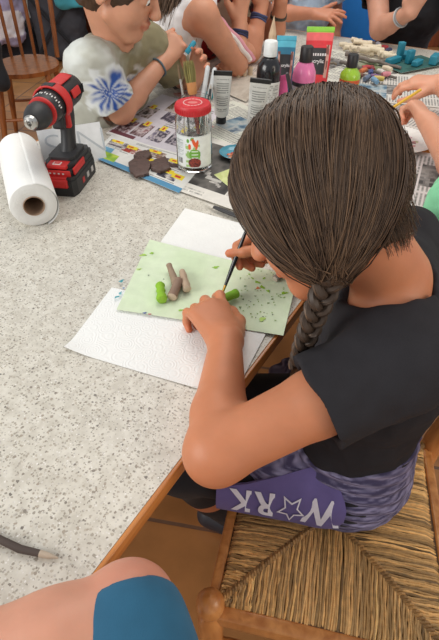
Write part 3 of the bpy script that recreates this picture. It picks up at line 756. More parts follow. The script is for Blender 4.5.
for side, cnt in ((1, 6200), (-1, 2400)):
    psi = rr.rand(cnt); ang = np.radians(np.where(psi < .5, 58-(58+48)*(psi/.5), -48))+rr.randn(cnt)*.10
    root = un(np.stack([np.sin(ang), side*.05*rr.rand(cnt)+rr.randn(cnt)*.05, np.cos(ang)], 1))
    key = np.array([[.80, side*.62, .34], [.12, side*1.0, .22], [-.55, side*.8, .25], [-1.0, side*-.05, .05]] if side > 0 else [[.8, -.62, .16], [.1, -1, .2], [-.6, -.8, .2], [-.9, -.45, .1]])
    q = psi*2.999; i0 = q.astype(int); bow = un(key[i0]*(1-(q-i0))[:, None]+key[i0+1]*(q-i0)[:, None])+rr.randn(cnt, 3)*.05
    amp = .55+.50*np.abs(psi-.45)*1.4
    tgt = un(GDIR[side]+rr.randn(cnt, 3)*.055)
    om = np.arccos(np.clip((root*tgt).sum(1), -1, 1))[:, None]; off = .0005+.009*rr.rand(cnt)**1.3
    P = np.zeros((cnt, K, 3))
    for j, t in enumerate(tt_):
        d = (np.sin((1-t)*om)*root+np.sin(t*om)*tgt)/np.sin(om); d = d+bow*(amp*math.sin(math.pi*t**.85))[:, None]
        P[:, j] = hpv(d, off*(1-.35*t)+.030*t**4*(side > 0)+.001*np.sin(np.arange(cnt)+4*t))
    HP.append(P); HC.append(strand_col(0, cnt)); HRd.append(np.linspace(.00085, .0007, K)[None]*(1+.5*rr.rand(cnt, 1)))
    gath[side] = hpv(GDIR[side][None], np.array([.028 if side > 0 else .001]))[0]
nw = 420                                                   # fine hairs lying loose on the nape and in front of the ear
y = rr.uniform(-1, .8, nw); d0 = np.stack([-np.ones(nw)*.8, y*.55, .1-.3*rr.rand(nw)], 1); d1 = np.stack([-.62+.12*rr.randn(nw), y*.62, -.72+.1*rr.randn(nw)], 1)
P = np.zeros((nw, K, 3)); end = A(.015, -.002, -.030)
for j, t in enumerate(tt_):
    P[:, j] = hpv(d0*(1-min(1, t*1.6))+d1*min(1, t*1.6), .003+.003*rr.rand(nw)) if t < .63 else P[:, j-1]+(end*(.6+.8*rr.rand(nw))[:, None]+rr.randn(nw, 3)*.004)/6
HP.append(P); HC.append(np.clip(strand_col(0, nw)+18, 0, 255)); HRd.append(np.full((nw, K), .00042)*np.linspace(1, .5, K)[None])
strand_mesh('strands', np.concatenate(HP)-g0, np.concatenate(HRd), np.concatenate(HC), HAIR, hcap)
def braid(p0, p1, bend, r0=.015, name='braid'):
    m = MB(); k = 60; L = np.linalg.norm(p1-p0); turns = L/.052; d = unit(p1-p0); e1 = unit(np.cross(d, A(.3, -1, .4))); e2 = np.cross(d, e1)
    for lobe in range(3):
        cen_ = []; 
        for j in range(k+1):
            t = j/k; ph = 2*math.pi*(turns*t+lobe/3); tp = 1-.35*t
            cen_.append(lerp(p0, p1, t)+bend*math.sin(math.pi*t)+e1*math.sin(ph)*.0115*tp+e2*math.sin(2*ph)*.0062*tp)
        cen_ = np.array(cen_)
        for s_ in range(44):
            a_ = rr.rand()*6.28; q = math.sqrt(rr.rand()); o1 = e1*math.cos(a_)*q*.0062+e2*math.sin(a_)*q*.0056
            pts = [c_+o1*(1-.3*j/k)-g0 for j, c_ in enumerate(cen_)]
            m.tube(pts, .0010, strand_col(0), n=3, caps=False)
        m.tube([c_-g0 for c_ in cen_], np.linspace(.0062, .0046, k+1), (70, 56, 46), n=8)
    for s_ in range(60):
        a_ = rr.rand()*6.28; o1 = (e1*math.cos(a_)+e2*math.sin(a_))*.006*rr.rand(); q = p1+o1+d*rr.uniform(.01, .035)
        m.tube([p1+o1*.7-g0, q-g0], [.0012, .0004], strand_col(0), n=3)
    return m.build(name, HAIR, girl)
braid(gath[1]+A(0, 0, .006), at(297, 366, .83), A(-.004, -.006, 0)); braid(gath[-1], gath[-1]+A(-.01, .03, -.12), A(-.01, 0.02, 0))
# ------------------------------------------------------------------ things on the table
ZT = .75
rs5 = np.random.RandomState(21)
def surf(name, P, C, nu, nv, m, parent=None, o0=(0, 0, 0), close_u=False, thick=0):
    """a coloured surface patch: P(u,v) -> point, C(u,v) -> sRGB"""
    v = []; c = []
    for i in range(nu+1):
        for j in range(nv+1): v.append(np.asarray(P(i/nu, j/nv), float)-np.asarray(o0, float)); c.append(srgb(*C(i/nu, j/nv)))
    f = [(i*(nv+1)+j, (i+1)*(nv+1)+j, (i+1)*(nv+1)+j+1, i*(nv+1)+j+1) for i in range(nu) for j in range(nv)]
    o = link_mesh(name, v, f, m, parent, cols=np.array(c))
    if thick:
        s = o.modifiers.new('thickness', 'SOLIDIFY'); s.thickness = thick; s.offset = -1
    return o
class Page:
    def __init__(s, nx, ny, base=(214, 209, 200)): s.a = np.tile(np.array(base, float), (ny, nx, 1)); s.nx, s.ny = nx, ny
    def rect(s, x0, y0, x1, y1, c): s.a[int(y0*s.ny):max(int(y0*s.ny)+1, int(y1*s.ny)), int(x0*s.nx):max(int(x0*s.nx)+1, int(x1*s.nx))] = c; return s
    def text(s, x0, y0, x1, y1, c=(150, 147, 143), cols=1, r=rs5):
        for k in range(cols):
            a = int((x0+(x1-x0)*k/cols)*s.nx); b = int((x0+(x1-x0)*(k+.9)/cols)*s.nx)
            for y in range(int(y0*s.ny), int(y1*s.ny)):
                if y % 2 == 0:
                    e = b if r.rand() > .15 else int(a+(b-a)*r.uniform(.4, .9)); w = s.a[y, a:e]
                    s.a[y, a:e] = np.array(c)*(1+.10*r.randn(max(e-a, 0), 1))
        return s
    def photo(s, x0, y0, x1, y1, pal, f=14, seed=0):
        Y, X = np.meshgrid(np.arange(int(y0*s.ny), int(y1*s.ny)), np.arange(int(x0*s.nx), int(x1*s.nx)), indexing='ij')
        n = vnoise(np.stack([X/s.nx, Y/s.nx, X*0.], -1), f, seed)*.65+vnoise(np.stack([X/s.nx, Y/s.nx, X*0.], -1), f*3, seed+1)*.35
        t = np.clip((n-.2)/.6, 0, .999)*(len(pal)-1); i = t.astype(int); w = (t-i)[..., None]; pal = np.array(pal, float)
        s.a[Y, X] = pal[i]*(1-w)+pal[np.minimum(i+1, len(pal)-1)]*w; return s
def sheet(name, label, cat, q, page, lay, group=None, curl=.0015, mat_=None, seed=0, lift=()):
    """thin printed sheet on the table; q = its corners on the table top in order (first->second is the printed width)"""
    q = [np.asarray(p, float) for p in q]; o0 = sum(q)/4; nx, ny = page.nx, page.ny
    def P(u, v):
        p = lerp(lerp(q[0], q[1], u), lerp(q[3], q[2], u), v); z = lay+curl*vnoise(p, 9, seed)
        for (lu, lv, r, h) in lift: z += h*max(0, 1-math.hypot(u-lu, v-lv)/r)**2
        return A(p[0], p[1], ZT+z)-A(o0[0], o0[1], ZT)
    V = []; Fc = []; Cc = []
    pt = np.array([[P(i/nx, j/ny) for i in range(nx+1)] for j in range(ny+1)])
    for j in range(ny):
        for i in range(nx):
            k = len(V); V += [pt[j, i], pt[j, i+1], pt[j+1, i+1], pt[j+1, i]]; Fc.append((k, k+1, k+2, k+3)); Cc += [srgb(*np.clip(page.a[j, i], 5, 250))]*4
    k = len(V); ring = [(0, i) for i in range(nx+1)]+[(j, nx) for j in range(1, ny+1)]+[(ny, i) for i in range(nx-1, -1, -1)]+[(j, 0) for j in range(ny-1, 0, -1)]
    for a in ring: V += [pt[a], pt[a]-A(0, 0, .0004)]; Cc += [srgb(225, 221, 212)]*2
    n = len(ring)
    for i in range(n): Fc.append((k+2*i, k+2*i+1, k+2*((i+1) % n)+1, k+2*((i+1) % n)))
    o = link_mesh(name, V, Fc, mat_ or PAPER, cols=np.array(Cc), smooth=False, loc=(o0[0], o0[1], ZT))
    return tag(o, label, cat, group)
T_ = lambda x, y: at(x, y, ZT)
def rectq(c, w, h, ang):
    c = np.asarray(c, float); a = math.radians(ang); x = A(math.cos(a), math.sin(a), 0); y = A(-x[1], x[0], 0)
    return [c-x*w/2-y*h/2, c+x*w/2-y*h/2, c+x*w/2+y*h/2, c-x*w/2+y*h/2]
# --- newspapers and flyers
pg = Page(70, 54, (222, 220, 214)); pg.rect(0, 0, 1, .13, (84, 142, 178)).rect(.0, .13, .16, .5, (104, 158, 186)).photo(.02, .1, .26, .34, [(70, 140, 170), (190, 205, 70), (120, 170, 60)], 8, 3)
for (x, y, c) in ((.22, .55, (200, 70, 56)), (.45, .36, (70, 58, 66)), (.05, .6, (120, 110, 120)), (.68, .55, (96, 74, 70)), (.7, .22, (70, 66, 84)), (.45, .66, (170, 130, 110))):
    pg.photo(x, y, x+.2, y+.22, [c, (214, 206, 198), tuple(int(v*.7) for v in c), c], 16, int(x*100)); pg.rect(x+.02, y+.15, x+.14, y+.25, (232, 208, 52)).rect(x+.05, y+.18, x+.10, y+.22, (206, 40, 40)); pg.text(x, y-.07, x+.2, y-.02)
pg.rect(.84, .30, .95, .44, (232, 208, 52)).rect(.87, .34, .92, .40, (206, 60, 50)).text(.55, .14, .95, .2).text(.3, .88, .98, .97)
sheet('flyer', 'colourful shopping flyer with blue lower edge lying under the dark bark pieces', 'flyer', [T_(91, 158), T_(179, 195), T_(206, 163), T_(112, 136)], pg, .0042, 'flyers on the table', seed=1)
pg = Page(76, 54, (206, 200, 206))
for (x, y, c) in ((.03, .1, (112, 58, 66)), (.24, .12, (120, 66, 70)), (.05, .45, (96, 78, 60)), (.48, .12, (70, 62, 92)), (.70, .16, (66, 60, 88)), (.38, .5, (84, 74, 100)), (.66, .55, (74, 64, 76)), (.86, .3, (120, 96, 110)), (.3, .7, (150, 110, 60))):
    pg.photo(x, y, min(1, x+.19), y+.25, [c, (200, 190, 190), tuple(int(v*.6) for v in c), (180, 168, 170)], 18, int(x*90)); pg.rect(x+.03, y+.2, x+.11, y+.3, (230, 206, 60)).rect(x+.05, y+.23, x+.08, y+.27, (200, 50, 44))
pg.rect(0, 0, 1, .05, (232, 230, 226)).rect(.02, .05, .36, .1, (108, 58, 66)).text(.5, .42, .98, .5).text(.42, .85, .98, .95)
sheet('flyer', 'flyer page with rows of yellow price tags under the painting boy\'s elbow', 'flyer', [T_(106, 134), T_(180, 159), T_(222, 112), T_(162, 95)], pg, .0022, 'flyers on the table', seed=2)
G4 = [(40, 40, 40), (70, 68, 66), (120, 116, 112), (54, 52, 50)]
pg = Page(74, 54); pg.rect(0, 0, 1, .16, (220, 215, 206)).photo(0, .16, .72, .92, [(44, 42, 42), (72, 69, 66), (108, 103, 98), (56, 53, 51)], 7, 8)
for k in range(11): pg.rect(.14+.035*k, .66-.04*k, .2+.035*k, .69-.04*k, (196, 190, 182)); pg.rect(.3+.03*k, .42-.018*k, .33+.03*k, .45-.018*k, (170, 164, 158))
pg.rect(.42, .3, .6, .34, (190, 186, 178)).rect(.74, .16, 1, .5, (196, 190, 182)).text(.75, .2, .98, .5).text(.05, .03, .6, .1, (190, 186, 178)).text(.74, .55, .98, .92)
sheet('newspaper', 'newspaper sheet with a large dark photograph lying beneath the red lidded jar', 'newspaper', [T_(150, 182), T_(246, 216), T_(285, 160), T_(208, 138)], pg, .0030, 'newspapers on the table', seed=3)
def newspage(seed, cols=4, pics=2, pal=None, head=True):
    r = np.random.RandomState(seed); p = Page(66, 88, (205+r.randint(12), 200+r.randint(12), 190+r.randint(12)))
    p.text(.05, .12, .95, .96, cols=cols, r=r)
    if head: p.rect(.06, .03, .7, .075, (110, 106, 102)).rect(.06, .085, .5, .1, (150, 146, 140))
    for k in range(pics):
        x = r.uniform(.05, .5); y = r.uniform(.12, .7); w = r.uniform(.25, .45); h = r.uniform(.14, .26)
        p.photo(x, y, x+w, y+h, pal[k % len(pal)] if pal else G4, 10, seed+k)
    return p
GREY = [(60, 58, 58), (112, 108, 106), (160, 155, 150), (84, 80, 78)]; GREEN = [(70, 84, 58), (118, 128, 92), (156, 156, 136), (92, 96, 80)]; BLUE = [(76, 104, 128), (140, 160, 170), (190, 190, 186), (90, 110, 130)]; RED = [(150, 62, 56), (196, 150, 140), (206, 200, 196), (160, 80, 70)]
news = [((238, 132), .30, .38, 40, 4, 3, [BLUE, RED, GREY], .0016, 'newspaper with blue and red pictures lying under the white paint tubes'),
        ((330, 96), .32, .40, 62, 5, 2, [GREEN, GREY], .0022, 'newspaper with a green picture lying around the green paint bottle'),
        ((405, 176), .30, .42, 68, 4, 3, [GREY, G4], .0016, 'newspaper with black pictures under the hand holding the yellow pencil'),
        ((372, 112), .32, .42, 50, 5, 2, [GREY], .0010, 'newspaper of plain grey columns between the green bottle and the two hands'),
        ((200, 92), .30, .36, 25, 4, 2, [GREY, RED], .0006, 'newspaper spread under the glass of brushes'),
        ((262, 66), .32, .36, 70, 5, 1, [GREY], .0028, 'newspaper spread below the small wooden pegs and the bare elbows'),
        ((340, 66), .34, .42, 48, 5, 2, [GREEN, GREY], .0004, 'newspaper under the far pile of peeled sticks'),
        ((405, 90), .30, .40, 75, 4, 2, [GREY, BLUE], .0034, 'newspaper below the teal pieces at the far end of the table')]
for i, ((px, py), w, h, an, co, pi_, pal, lay, lab) in enumerate(news):
    sheet('newspaper', lab, 'newspaper', rectq(T_(px, py), w, h, an), newspage(40+i, co, pi_, pal), lay, 'newspapers on the table', seed=i+10)
pg = Page(20, 20, (200, 206, 140)); pg.photo(0, 0, 1, 1, [(196, 204, 136), (206, 210, 150), (188, 196, 126)], 5, 2)
sheet('green_paper_piece', 'small yellow green piece of paper on the dark newspaper photograph beside the girl\'s hair', 'paper', [T_(214, 177), T_(247, 204), T_(256, 190), T_(238, 168)], pg, .0052, seed=5)
pg = Page(16, 16, (196, 186, 172)); pg.photo(0, 0, 1, 1, [(186, 174, 158), (200, 190, 176), (178, 166, 150)], 5, 2)
sheet('cardboard_piece', 'plain grey cardboard sheet under the small wooden pegs', 'cardboard', [T_(205, 86), T_(246, 104), T_(268, 82), T_(232, 68)], pg, .0058, seed=6)
# --- kitchen roll
rf, rb_ = at(34, 206, .797), at(19, 152, .797); rb_[2] = rf[2] = .7972; ra = unit(rf-rb_); rl = np.linalg.norm(rf-rb_); rc = (rf+rb_)/2; ro = A(rc[0], rc[1], ZT)
towel_m = mat('paper_towel', (238, 237, 233), .92, var=.02, bump=.5, bs=230)
roll = empty('kitchen_roll', ro, 'thick white kitchen paper roll lying beside the cordless drill', 'paper roll')
mb = MB(); R0 = .0465
mb.lathe([(.021, -rl/2), (.030, -rl/2-.0012), (R0-.006, -rl/2), (R0-.001, -rl/2+.002), (R0, -rl/2+.006), (R0, 0), (R0, rl/2-.006), (R0-.001, rl/2-.002), (R0-.006, rl/2), (.030, rl/2+.0012), (.021, rl/2)], rc-ro, ra, (238, 237, 233), n=64); mb.build('paper_winding', towel_m, roll)
mb = MB(); mb.lathe([(.0195, -rl/2-.002), (.021, -rl/2-.002), (.021, rl/2+.002), (.0195, rl/2+.002), (.0195, rl/2-.002), (.0195, -rl/2-.002)], rc-ro, ra, (168, 140, 116), n=40); mb.build('cardboard_core', MATTE, roll)
side = unit(np.cross(ra, A(0, 0, 1)));  side = side if side[0] > 0 else -side
def flap(u, v):
    a = 1.35-2.55*v; r = R0+.0012+.0035*v*v; return rc-ro+ra*(rl*(u-.5))+side*math.cos(a)*r+A(0, 0, 1)*max(math.sin(a)*r, -R0+.0005)
surf('loose_end', flap, lambda u, v: (240, 239, 235), 24, 24, towel_m, roll, thick=.0006)
# --- sheets of towel and the painting paper
def towel(label, q, lay, seed, m, lift=()):
    pg = Page(40, 40, (240, 239, 236)); return sheet('paper_towel', label, 'paper towel', q, pg, lay, 'paper towels under the painting', curl=.003, seed=seed, mat_=m, lift=lift)
def emboss():
    m, n, b = nt('embossed_towel'); b.inputs['Base Color'].default_value = srgb(240, 240, 237)+(1,); b.inputs['Roughness'].default_value = .95
    tc = N(n, 'ShaderNodeTexCoord'); v = N(n, 'ShaderNodeTexVoronoi'); v.inputs['Scale'].default_value = 48; n.links.new(tc.outputs['Object'], v.inputs['Vector'])
    s_ = N(n, 'ShaderNodeMath', operation='MULTIPLY'); s_.inputs[1].default_value = 34; n.links.new(v.outputs['Distance'], s_.inputs[0])
    w = N(n, 'ShaderNodeMath', operation='SINE'); n.links.new(s_.outputs[0], w.inputs[0])
    bp = N(n, 'ShaderNodeBump'); bp.inputs['Strength'].default_value = .3; bp.inputs['Distance'].default_value = .0006; n.links.new(w.outputs[0], bp.inputs['Height']); n.links.new(bp.outputs[0], b.inputs['Normal']); return m
EMB = emboss()
towel('embossed white paper towel with curled corner sticking out below the green painting sheet', [T_(65, 350), T_(203, 391), T_(246, 318), T_(112, 288)], .0006, 1, EMB, lift=((0, 0, .22, .006),))
towel('smooth white paper towel under the girl\'s left wrist', [T_(192, 387), T_(234, 396), T_(284, 300), T_(228, 290)], .0014, 2, towel_m)
towel('white paper towel behind the green painting sheet', [T_(157, 248), T_(262, 268), T_(283, 236), T_(185, 209)], .0006, 3, towel_m)
# folded over corner strip of the embossed towel
pg = Page(60, 44, (212, 226, 192)); pg.photo(0, 0, 1, 1, [(208, 224, 188), (216, 229, 198), (204, 220, 184)], 4, 6)
ps = [T_(117, 312), T_(283, 338), T_(297, 280), T_(150, 242)]
painting = sheet('painting_sheet', 'pale green paper sheet dabbed with lime and blue paint under the girl\'s hands', 'paper', ps, pg, .0052, curl=.0012, seed=8)
po = np.array(painting.location); mb = MB()
def splat(px, py, r, col, seed, asp=1.0, ang=0, h=.0004, mb=None):
    r = r*1.3; own = mb is None; mb = mb or MB()
    c = T_(px, py)-A(0, 0, ZT)+A(0, 0, ZT)-po; c[2] = .0068; rr_ = np.random.RandomState(seed); n = 18; ca, sa = math.cos(ang), math.sin(ang)
    v = []
    for k in range(n):
        t = 2*math.pi*k/n; q = r*(.75+.35*math.sin(3*t+seed)*rr_.rand()+.25*rr_.randn()*.6); x, y = q*math.cos(t), q*math.sin(t)*asp
        v.append(c+A(ca*x-sa*y, sa*x+ca*y, 0))
    mb.add(v+[c+A(0, 0, h)], [(k, (k+1) % n, n) for k in range(n)], col, True)
    if own: mb.build('paint_dab', SATIN, painting)
LIME = (140, 190, 40); DK = (92, 140, 40); TEAL = (56, 150, 160)
for i, (x, y, r, c, a_, g_) in enumerate([(231, 297, .010, LIME, .6, .6), (216, 270, .006, LIME, .6, .5), (252, 281, .0045, LIME, .4, 2.2), (257, 285, .006, (150, 194, 70), .5, 2.4), (262, 290, .006, LIME, .4, 2.2), (268, 294, .004, (150, 194, 70), .6, 2), (264, 281, .003, LIME, .6, 1), (281, 279, .009, LIME, .6, .2), (284, 296, .006, LIME, .6, .2), (258, 291, .0035, (222, 130, 80), .9, 0), (262, 322, .006, (170, 205, 90), .7, 1), (143, 258, .007, (160, 200, 70), .4, .3), (152, 256, .004, LIME, .7, .3), (139, 272, .004, (170, 200, 90), .5, .2), (122, 284, .005, TEAL, .7, 1), (121, 296, .005, (110, 170, 180), .5, 1.4), (117, 300, .004, TEAL, .6, .6), (124, 291, .002, (60, 110, 170), .8, 0), (145, 316, .003, (60, 80, 150), .7, 0), (150, 317, .003, (180, 60, 80), .5, 0), (181, 313, .004, LIME, .5, .2), (245, 289, .0025, DK, .6, .4), (249, 277, .003, LIME, .5, 2), (272, 302, .0025, (96, 120, 60), .7, 0), (243, 302, .002, (80, 110, 60), .7, 0), (255, 299, .002, (100, 120, 60), .7, 0), (240, 310, .002, DK, .7, 0), (268, 306, .002, DK, .7, 0), (149, 278, .0015, (80, 90, 90), .8, 0), (164, 282, .0012, (80, 90, 90), .8, 0), (230, 300, .006, (120, 176, 36), .7, .8)]):
    splat(x, y, r, c, i, a_, g_)
for k in range(60):
    x, y = rs5.uniform(240, 285), rs5.uniform(272, 325); splat(x, y, rs5.uniform(.0006, .0014), (130, 165, 70) if rs5.rand() < .7 else (110, 120, 100), 100+k, mb=mb)
mb.build('paint_speckles', SATIN, painting)['kind'] = 'stuff'
# --- twig pieces on the sheet
def twig(name, label, cat, a, b, r0, r1, bark, endc, group=None, n=12, knob=None, bend=(0, 0, 0)):
    a = np.asarray(a, float); b = np.asarray(b, float); o0 = A(*((a+b)/2)[:2], min(a[2], b[2])-max(r0, r1)); k = 9; pts = [lerp(a, b, j/k)+A(*bend)*math.sin(math.pi*j/k) for j in range(k+1)]
    rr_ = np.random.RandomState(int(abs(a[0]*9000+b[1]*7000)) % 99999); rad = [(r0+(r1-r0)*j/k)*(1+.08*rr_.randn()) for j in range(k+1)]
    root = empty(name, o0, label, cat, group); m = MB(); m.tube([p-o0 for p in pts], rad, bark, n=n); m.build('bark', MATTE, root)
    for p, d, r in ((pts[0], pts[0]-pts[1], rad[0]), (pts[-1], pts[-1]-pts[-2], rad[-1])):
        m = MB(); d = unit(d); m.lathe([(0, .0012), (r*.7, .0010), (r*.96, .0003), (r*.98, -.001)], p-o0, d, endc, n=n); m.build('cut_end', MATTE, root)
    return root
zz = ZT+.0075
def TZ(x, y, z): return at(x, y, z)
twig('painted_twig_piece', 'short twig piece painted lime green on the painting sheet', 'twig', TZ(160, 284, zz+.007), TZ(162, 300, zz+.007), .0075, .0085, (136, 184, 40), (150, 196, 60))
twig('twig_piece', 'pale forked twig piece standing up at the back of the small pile on the sheet', 'twig', TZ(169, 265, zz+.012), TZ(176, 284, zz+.006), .005, .0075, (150, 128, 106), (216, 198, 174), 'twig pieces on the painting sheet')
twig('twig_piece', 'brown twig piece in the front middle of the small pile on the sheet', 'twig', TZ(172, 297, zz+.008), TZ(179, 280, zz+.010), .009, .0075, (142, 116, 98), (200, 178, 156), 'twig pieces on the painting sheet')
twig('twig_piece', 'pale twig piece lying at the edge of the small pile nearest the fist', 'twig', TZ(187, 289, zz+.008), TZ(182, 271, zz+.008), .0075, .006, (176, 152, 128), (214, 196, 174), 'twig pieces on the painting sheet')
twig('twig_piece', 'small grey twig piece beside lime paint under the girl\'s face', 'twig', TZ(275, 279, zz+.006), TZ(282, 274, zz+.007), .0065, .006, (142, 128, 118), (190, 176, 160), 'twig pieces on the painting sheet')
twig('painted_twig_piece', 'lime green twig piece held in the girl\'s left fist', 'twig', TZ(220, 300, ZT+.02), TZ(237, 293, ZT+.018), .007, .008, (128, 178, 44), (146, 190, 60))
# --- burnt stick at the front
tw = empty('stick', at(30, 547, ZT), 'thin dark stick with a pale whittled tip lying on the bare table front', 'stick'); so = np.array(tw.location)
pts = [TZ(-60, 512, ZT+.005), TZ(-20, 530, ZT+.005), TZ(0, 539.5, ZT+.0052), TZ(20, 549, ZT+.005), TZ(40, 553.5, ZT+.0048)]
m = MB(); m.tube([p-so for p in pts], [.0046, .0048, .0044, .0046, .004], (74, 62, 56), n=10); m.build('bark', MATTE, tw)
m = MB(); m.tube([pts[-1]-so, TZ(48, 555.5, ZT+.0045)-so, TZ(58, 558, ZT+.004)-so], [.0041, .0034, .0008], (186, 170, 150), n=10); m.build('whittled_tip', MATTE, tw)
# --- paint brush in the girl's right hand
bt = BT; bu = BU; bd = unit(bu-bt); bl = np.linalg.norm(bu-bt)
pb = empty('paint_brush', bt, 'thin black paint brush with brass ferrule in the girl\'s right hand', 'brush')
MB().tube([bd*.022, bd*.05, bd*.075, bd*bl*.8, bd*bl], [.0026, .0036, .0040, .0030, .0020], (26, 25, 28), n=12).build('handle', GLOSS, pb)
MB().tube([bd*.009, bd*.022, bd*.026], [.0020, .0026, .0027], (198, 152, 76), n=12).build('ferrule', mat('brass', (206, 160, 84), .3, .9), pb)
MB().tube([bd*0, bd*.004, bd*.010], [.0004, .0020, .0021], (96, 130, 40), n=10).build('bristles', MATTE, pb)
# --- cordless drill
cf, cr_ = A(-.373, 1.020, 0), A(-.342, 1.215, 0); dx = unit(cf-cr_); dy = np.cross(A(0, 0, 1), dx); DR = np.column_stack([dx, dy, A(0, 0, 1)]); do = A(-.348, 1.103, ZT)
drill = empty('cordless_drill', do, 'red and black cordless drill standing upright on its battery', 'drill')
BLK = (38, 38, 40); REDC = (196, 40, 38); rub = mat_attr('drill_plastic', .5, bump=.15, bs=900)
L_ = lambda x, y, z: DR@A(x, y, z)
AXH = .183
def dl(name, prof, col, parent=drill, m=rub, n=40): b_ = MB(); b_.lathe([(r, x) for r, x in prof], L_(0, 0, AXH), dx, col, n=n); return b_.build(name, m, parent)
chuck = dl('chuck', [(.0, .072), (.0225, .072), (.0255, .078), (.0262, .092), (.0240, .103), (.0185, .117), (.0155, .121), (0, .121)], BLK)
b_ = MB(); b_.lathe([(0, .119), (.0135, .119), (.0145, .124), (.0120, .129), (.0050, .131), (.0045, .122), (0, .122)], L_(0, 0, AXH), dx, (190, 186, 180), n=32)
for k in range(3): a = k*2.09+.5; b_.box(L_(.130, math.cos(a)*.0072, AXH+math.sin(a)*.0072), (.006, .003, .004), (150, 148, 146), R=DR)
b_.build('jaws', mat('steel', (190, 188, 184), .28, .95), chuck)
col_ = dl('torque_collar', [(0, .030), (.0305, .030), (.0312, .036), (.0308, .062), (.0290, .066), (0, .066)], BLK)
dl('ring', [(0, .0655), (.0285, .0655), (.0298, .067), (.0293, .0715), (.0250, .0725), (0, .0725)], REDC, col_)
b_ = MB()
for k in range(18):
    a = .1+k*.17; p = L_(.046+.004*(k % 2), math.cos(a)*.0315, AXH+math.sin(a)*.0315); nrm = L_(0, math.cos(a), math.sin(a)); b_.box(p, (.006, .0022, .0008), (226, 224, 220), R=frame(nrm, dx))
b_.build('scale_marks', MATTE, col_)
body = dl('motor_housing', [(0, -.092), (.020, -.092), (.028, -.086), (.0315, -.07), (.0318, -.03), (.0322, .0), (.0325, .02), (.0325, .031), (0, .031)], BLK)
# red shell: saddle over the gearbox and stripes along the motor
def saddle(x0, x1, a0, a1, r, col, name, par=body):
    surf(name, lambda u, v: L_(x0+(x1-x0)*u, 0, AXH)+DR@A(0, math.cos(a0+(a1-a0)*v), math.sin(a0+(a1-a0)*v))*r, lambda u, v: col, 8, 26, rub, par, thick=.004)
saddle(.004, .030, -.6, math.pi+.6, .0345, REDC, 'red_shell'); saddle(-.06, .004, 1.05, 1.75, .0338, REDC, 'red_shell'); saddle(-.05, -.012, .05, .5, .0338, REDC, 'red_shell'); saddle(-.05, -.012, math.pi-.5, math.pi-.05, .0338, REDC, 'red_shell')
b_ = MB()
for y in (-1, 1):
    for k in range(5): b_.box(L_(-.075+.009*k, .0318*y, AXH+.004), (.004, .003, .018), (12, 12, 12), R=DR)
b_.build('vents', MATTE, body)
b_ = MB(); b_.box(L_(.018, 0, AXH+.036), (.020, .024, .006), (30, 30, 32), R=DR, bev=.002); b_.build('gear_switch', rub, body)
hp_ = [L_(-.030, 0, AXH-.022), L_(-.032, 0, .135), L_(-.026, 0, .105), L_(-.016, 0, .078), L_(-.010, 0, .062)]
MB().tube(hp_, [.027, .0235, .0205, .0215, .026], BLK, n=24, flat=.74, up=L_(0, 1, 0)).build('handle', rub, drill)
S = SDF(do+A(-.08, -.08, 0), do+A(.08, .08, .25), .003)
b_ = MB(); b_.box(L_(.006, 0, .142), (.020, .026, .034), (30, 30, 32), R=DR@np.array([[.97, 0, -.24], [0, 1, 0], [.24, 0, .97]]), bev=.006); b_.box(L_(-.012, 0, .146), (.014, .037, .05), REDC, R=DR, bev=.005); trig = b_.build('trigger', rub, drill); trig['label'] = 'black trigger in red surround'
b_ = MB(); foot = [(-.062, -.030), (-.05, -.037), (.05, -.037), (.066, -.026), (.066, .026), (.05, .037), (-.05, .037), (-.062, .030)]
b_.prism(foot, .044, .056, BLK, DR); b_.prism([(x*.86, y*.92) for x, y in foot], .056, .066, (44, 44, 46), DR); b_.prism([(x*.62, y*.8) for x, y in foot], .066, .074, (44, 44, 46), DR)
ft_ = b_.build('foot', rub, drill)
b_ = MB(); b_.box(L_(.052, 0, .0625), (.028, .046, .010), REDC, R=DR, bev=.003); b_.box(L_(.068, 0, .050), (.004, .062, .014), REDC, R=DR, bev=.0015)
for y in (-1, 1): b_.box(L_(.028, .036*y, .052), (.062, .004, .016), REDC, R=DR, bev=.0015)
b_.build('red_trim', rub, ft_)
b_ = MB(); b_.box(L_(.057, 0, .0682), (.012, .018, .0014), (222, 216, 210), R=DR); b_.box(L_(.057, 0, .0688), (.008, .013, .0014), (196, 60, 56), R=DR)
for k in range(4): b_.box(L_(.0705, -.015+.010*k, .0505), (.001, .0042, .003), (206, 206, 204), R=DR)
b_.build('badge', SATIN, ft_)
b_ = MB(); bat = [(-.056, -.036), (-.05, -.040), (.062, -.040), (.078, -.034), (.080, .0), (.078, .034), (.062, .040), (-.05, .040), (-.056, .036)]
b_.prism([(x*.985, y*.985) for x, y in bat], 0, .004, (28, 28, 30), DR); b_.prism(bat, .004, .036, (34, 34, 36), DR); b_.prism([(x*.98, y*.97) for x, y in bat], .036, .044, (30, 30, 32), DR); bt_ = b_.build('battery', rub, drill)
b_ = MB(); b_.box(L_(.077, 0, .031), (.012, .050, .020), REDC, R=DR, bev=.004); b_.box(L_(.068, 0, .0425), (.022, .046, .005), REDC, R=DR, bev=.002); b_.build('release_button', rub, bt_)
b_ = MB()
for y in (-1, 1):
    for k in range(3): b_.box(L_(-.03+.028*k, .0402*y, .018), (.012, .0012, .012), (176, 40, 40) if k == 2 else (188, 186, 184), R=DR)
    b_.build('side_print', SATIN, bt_); b_ = MB()
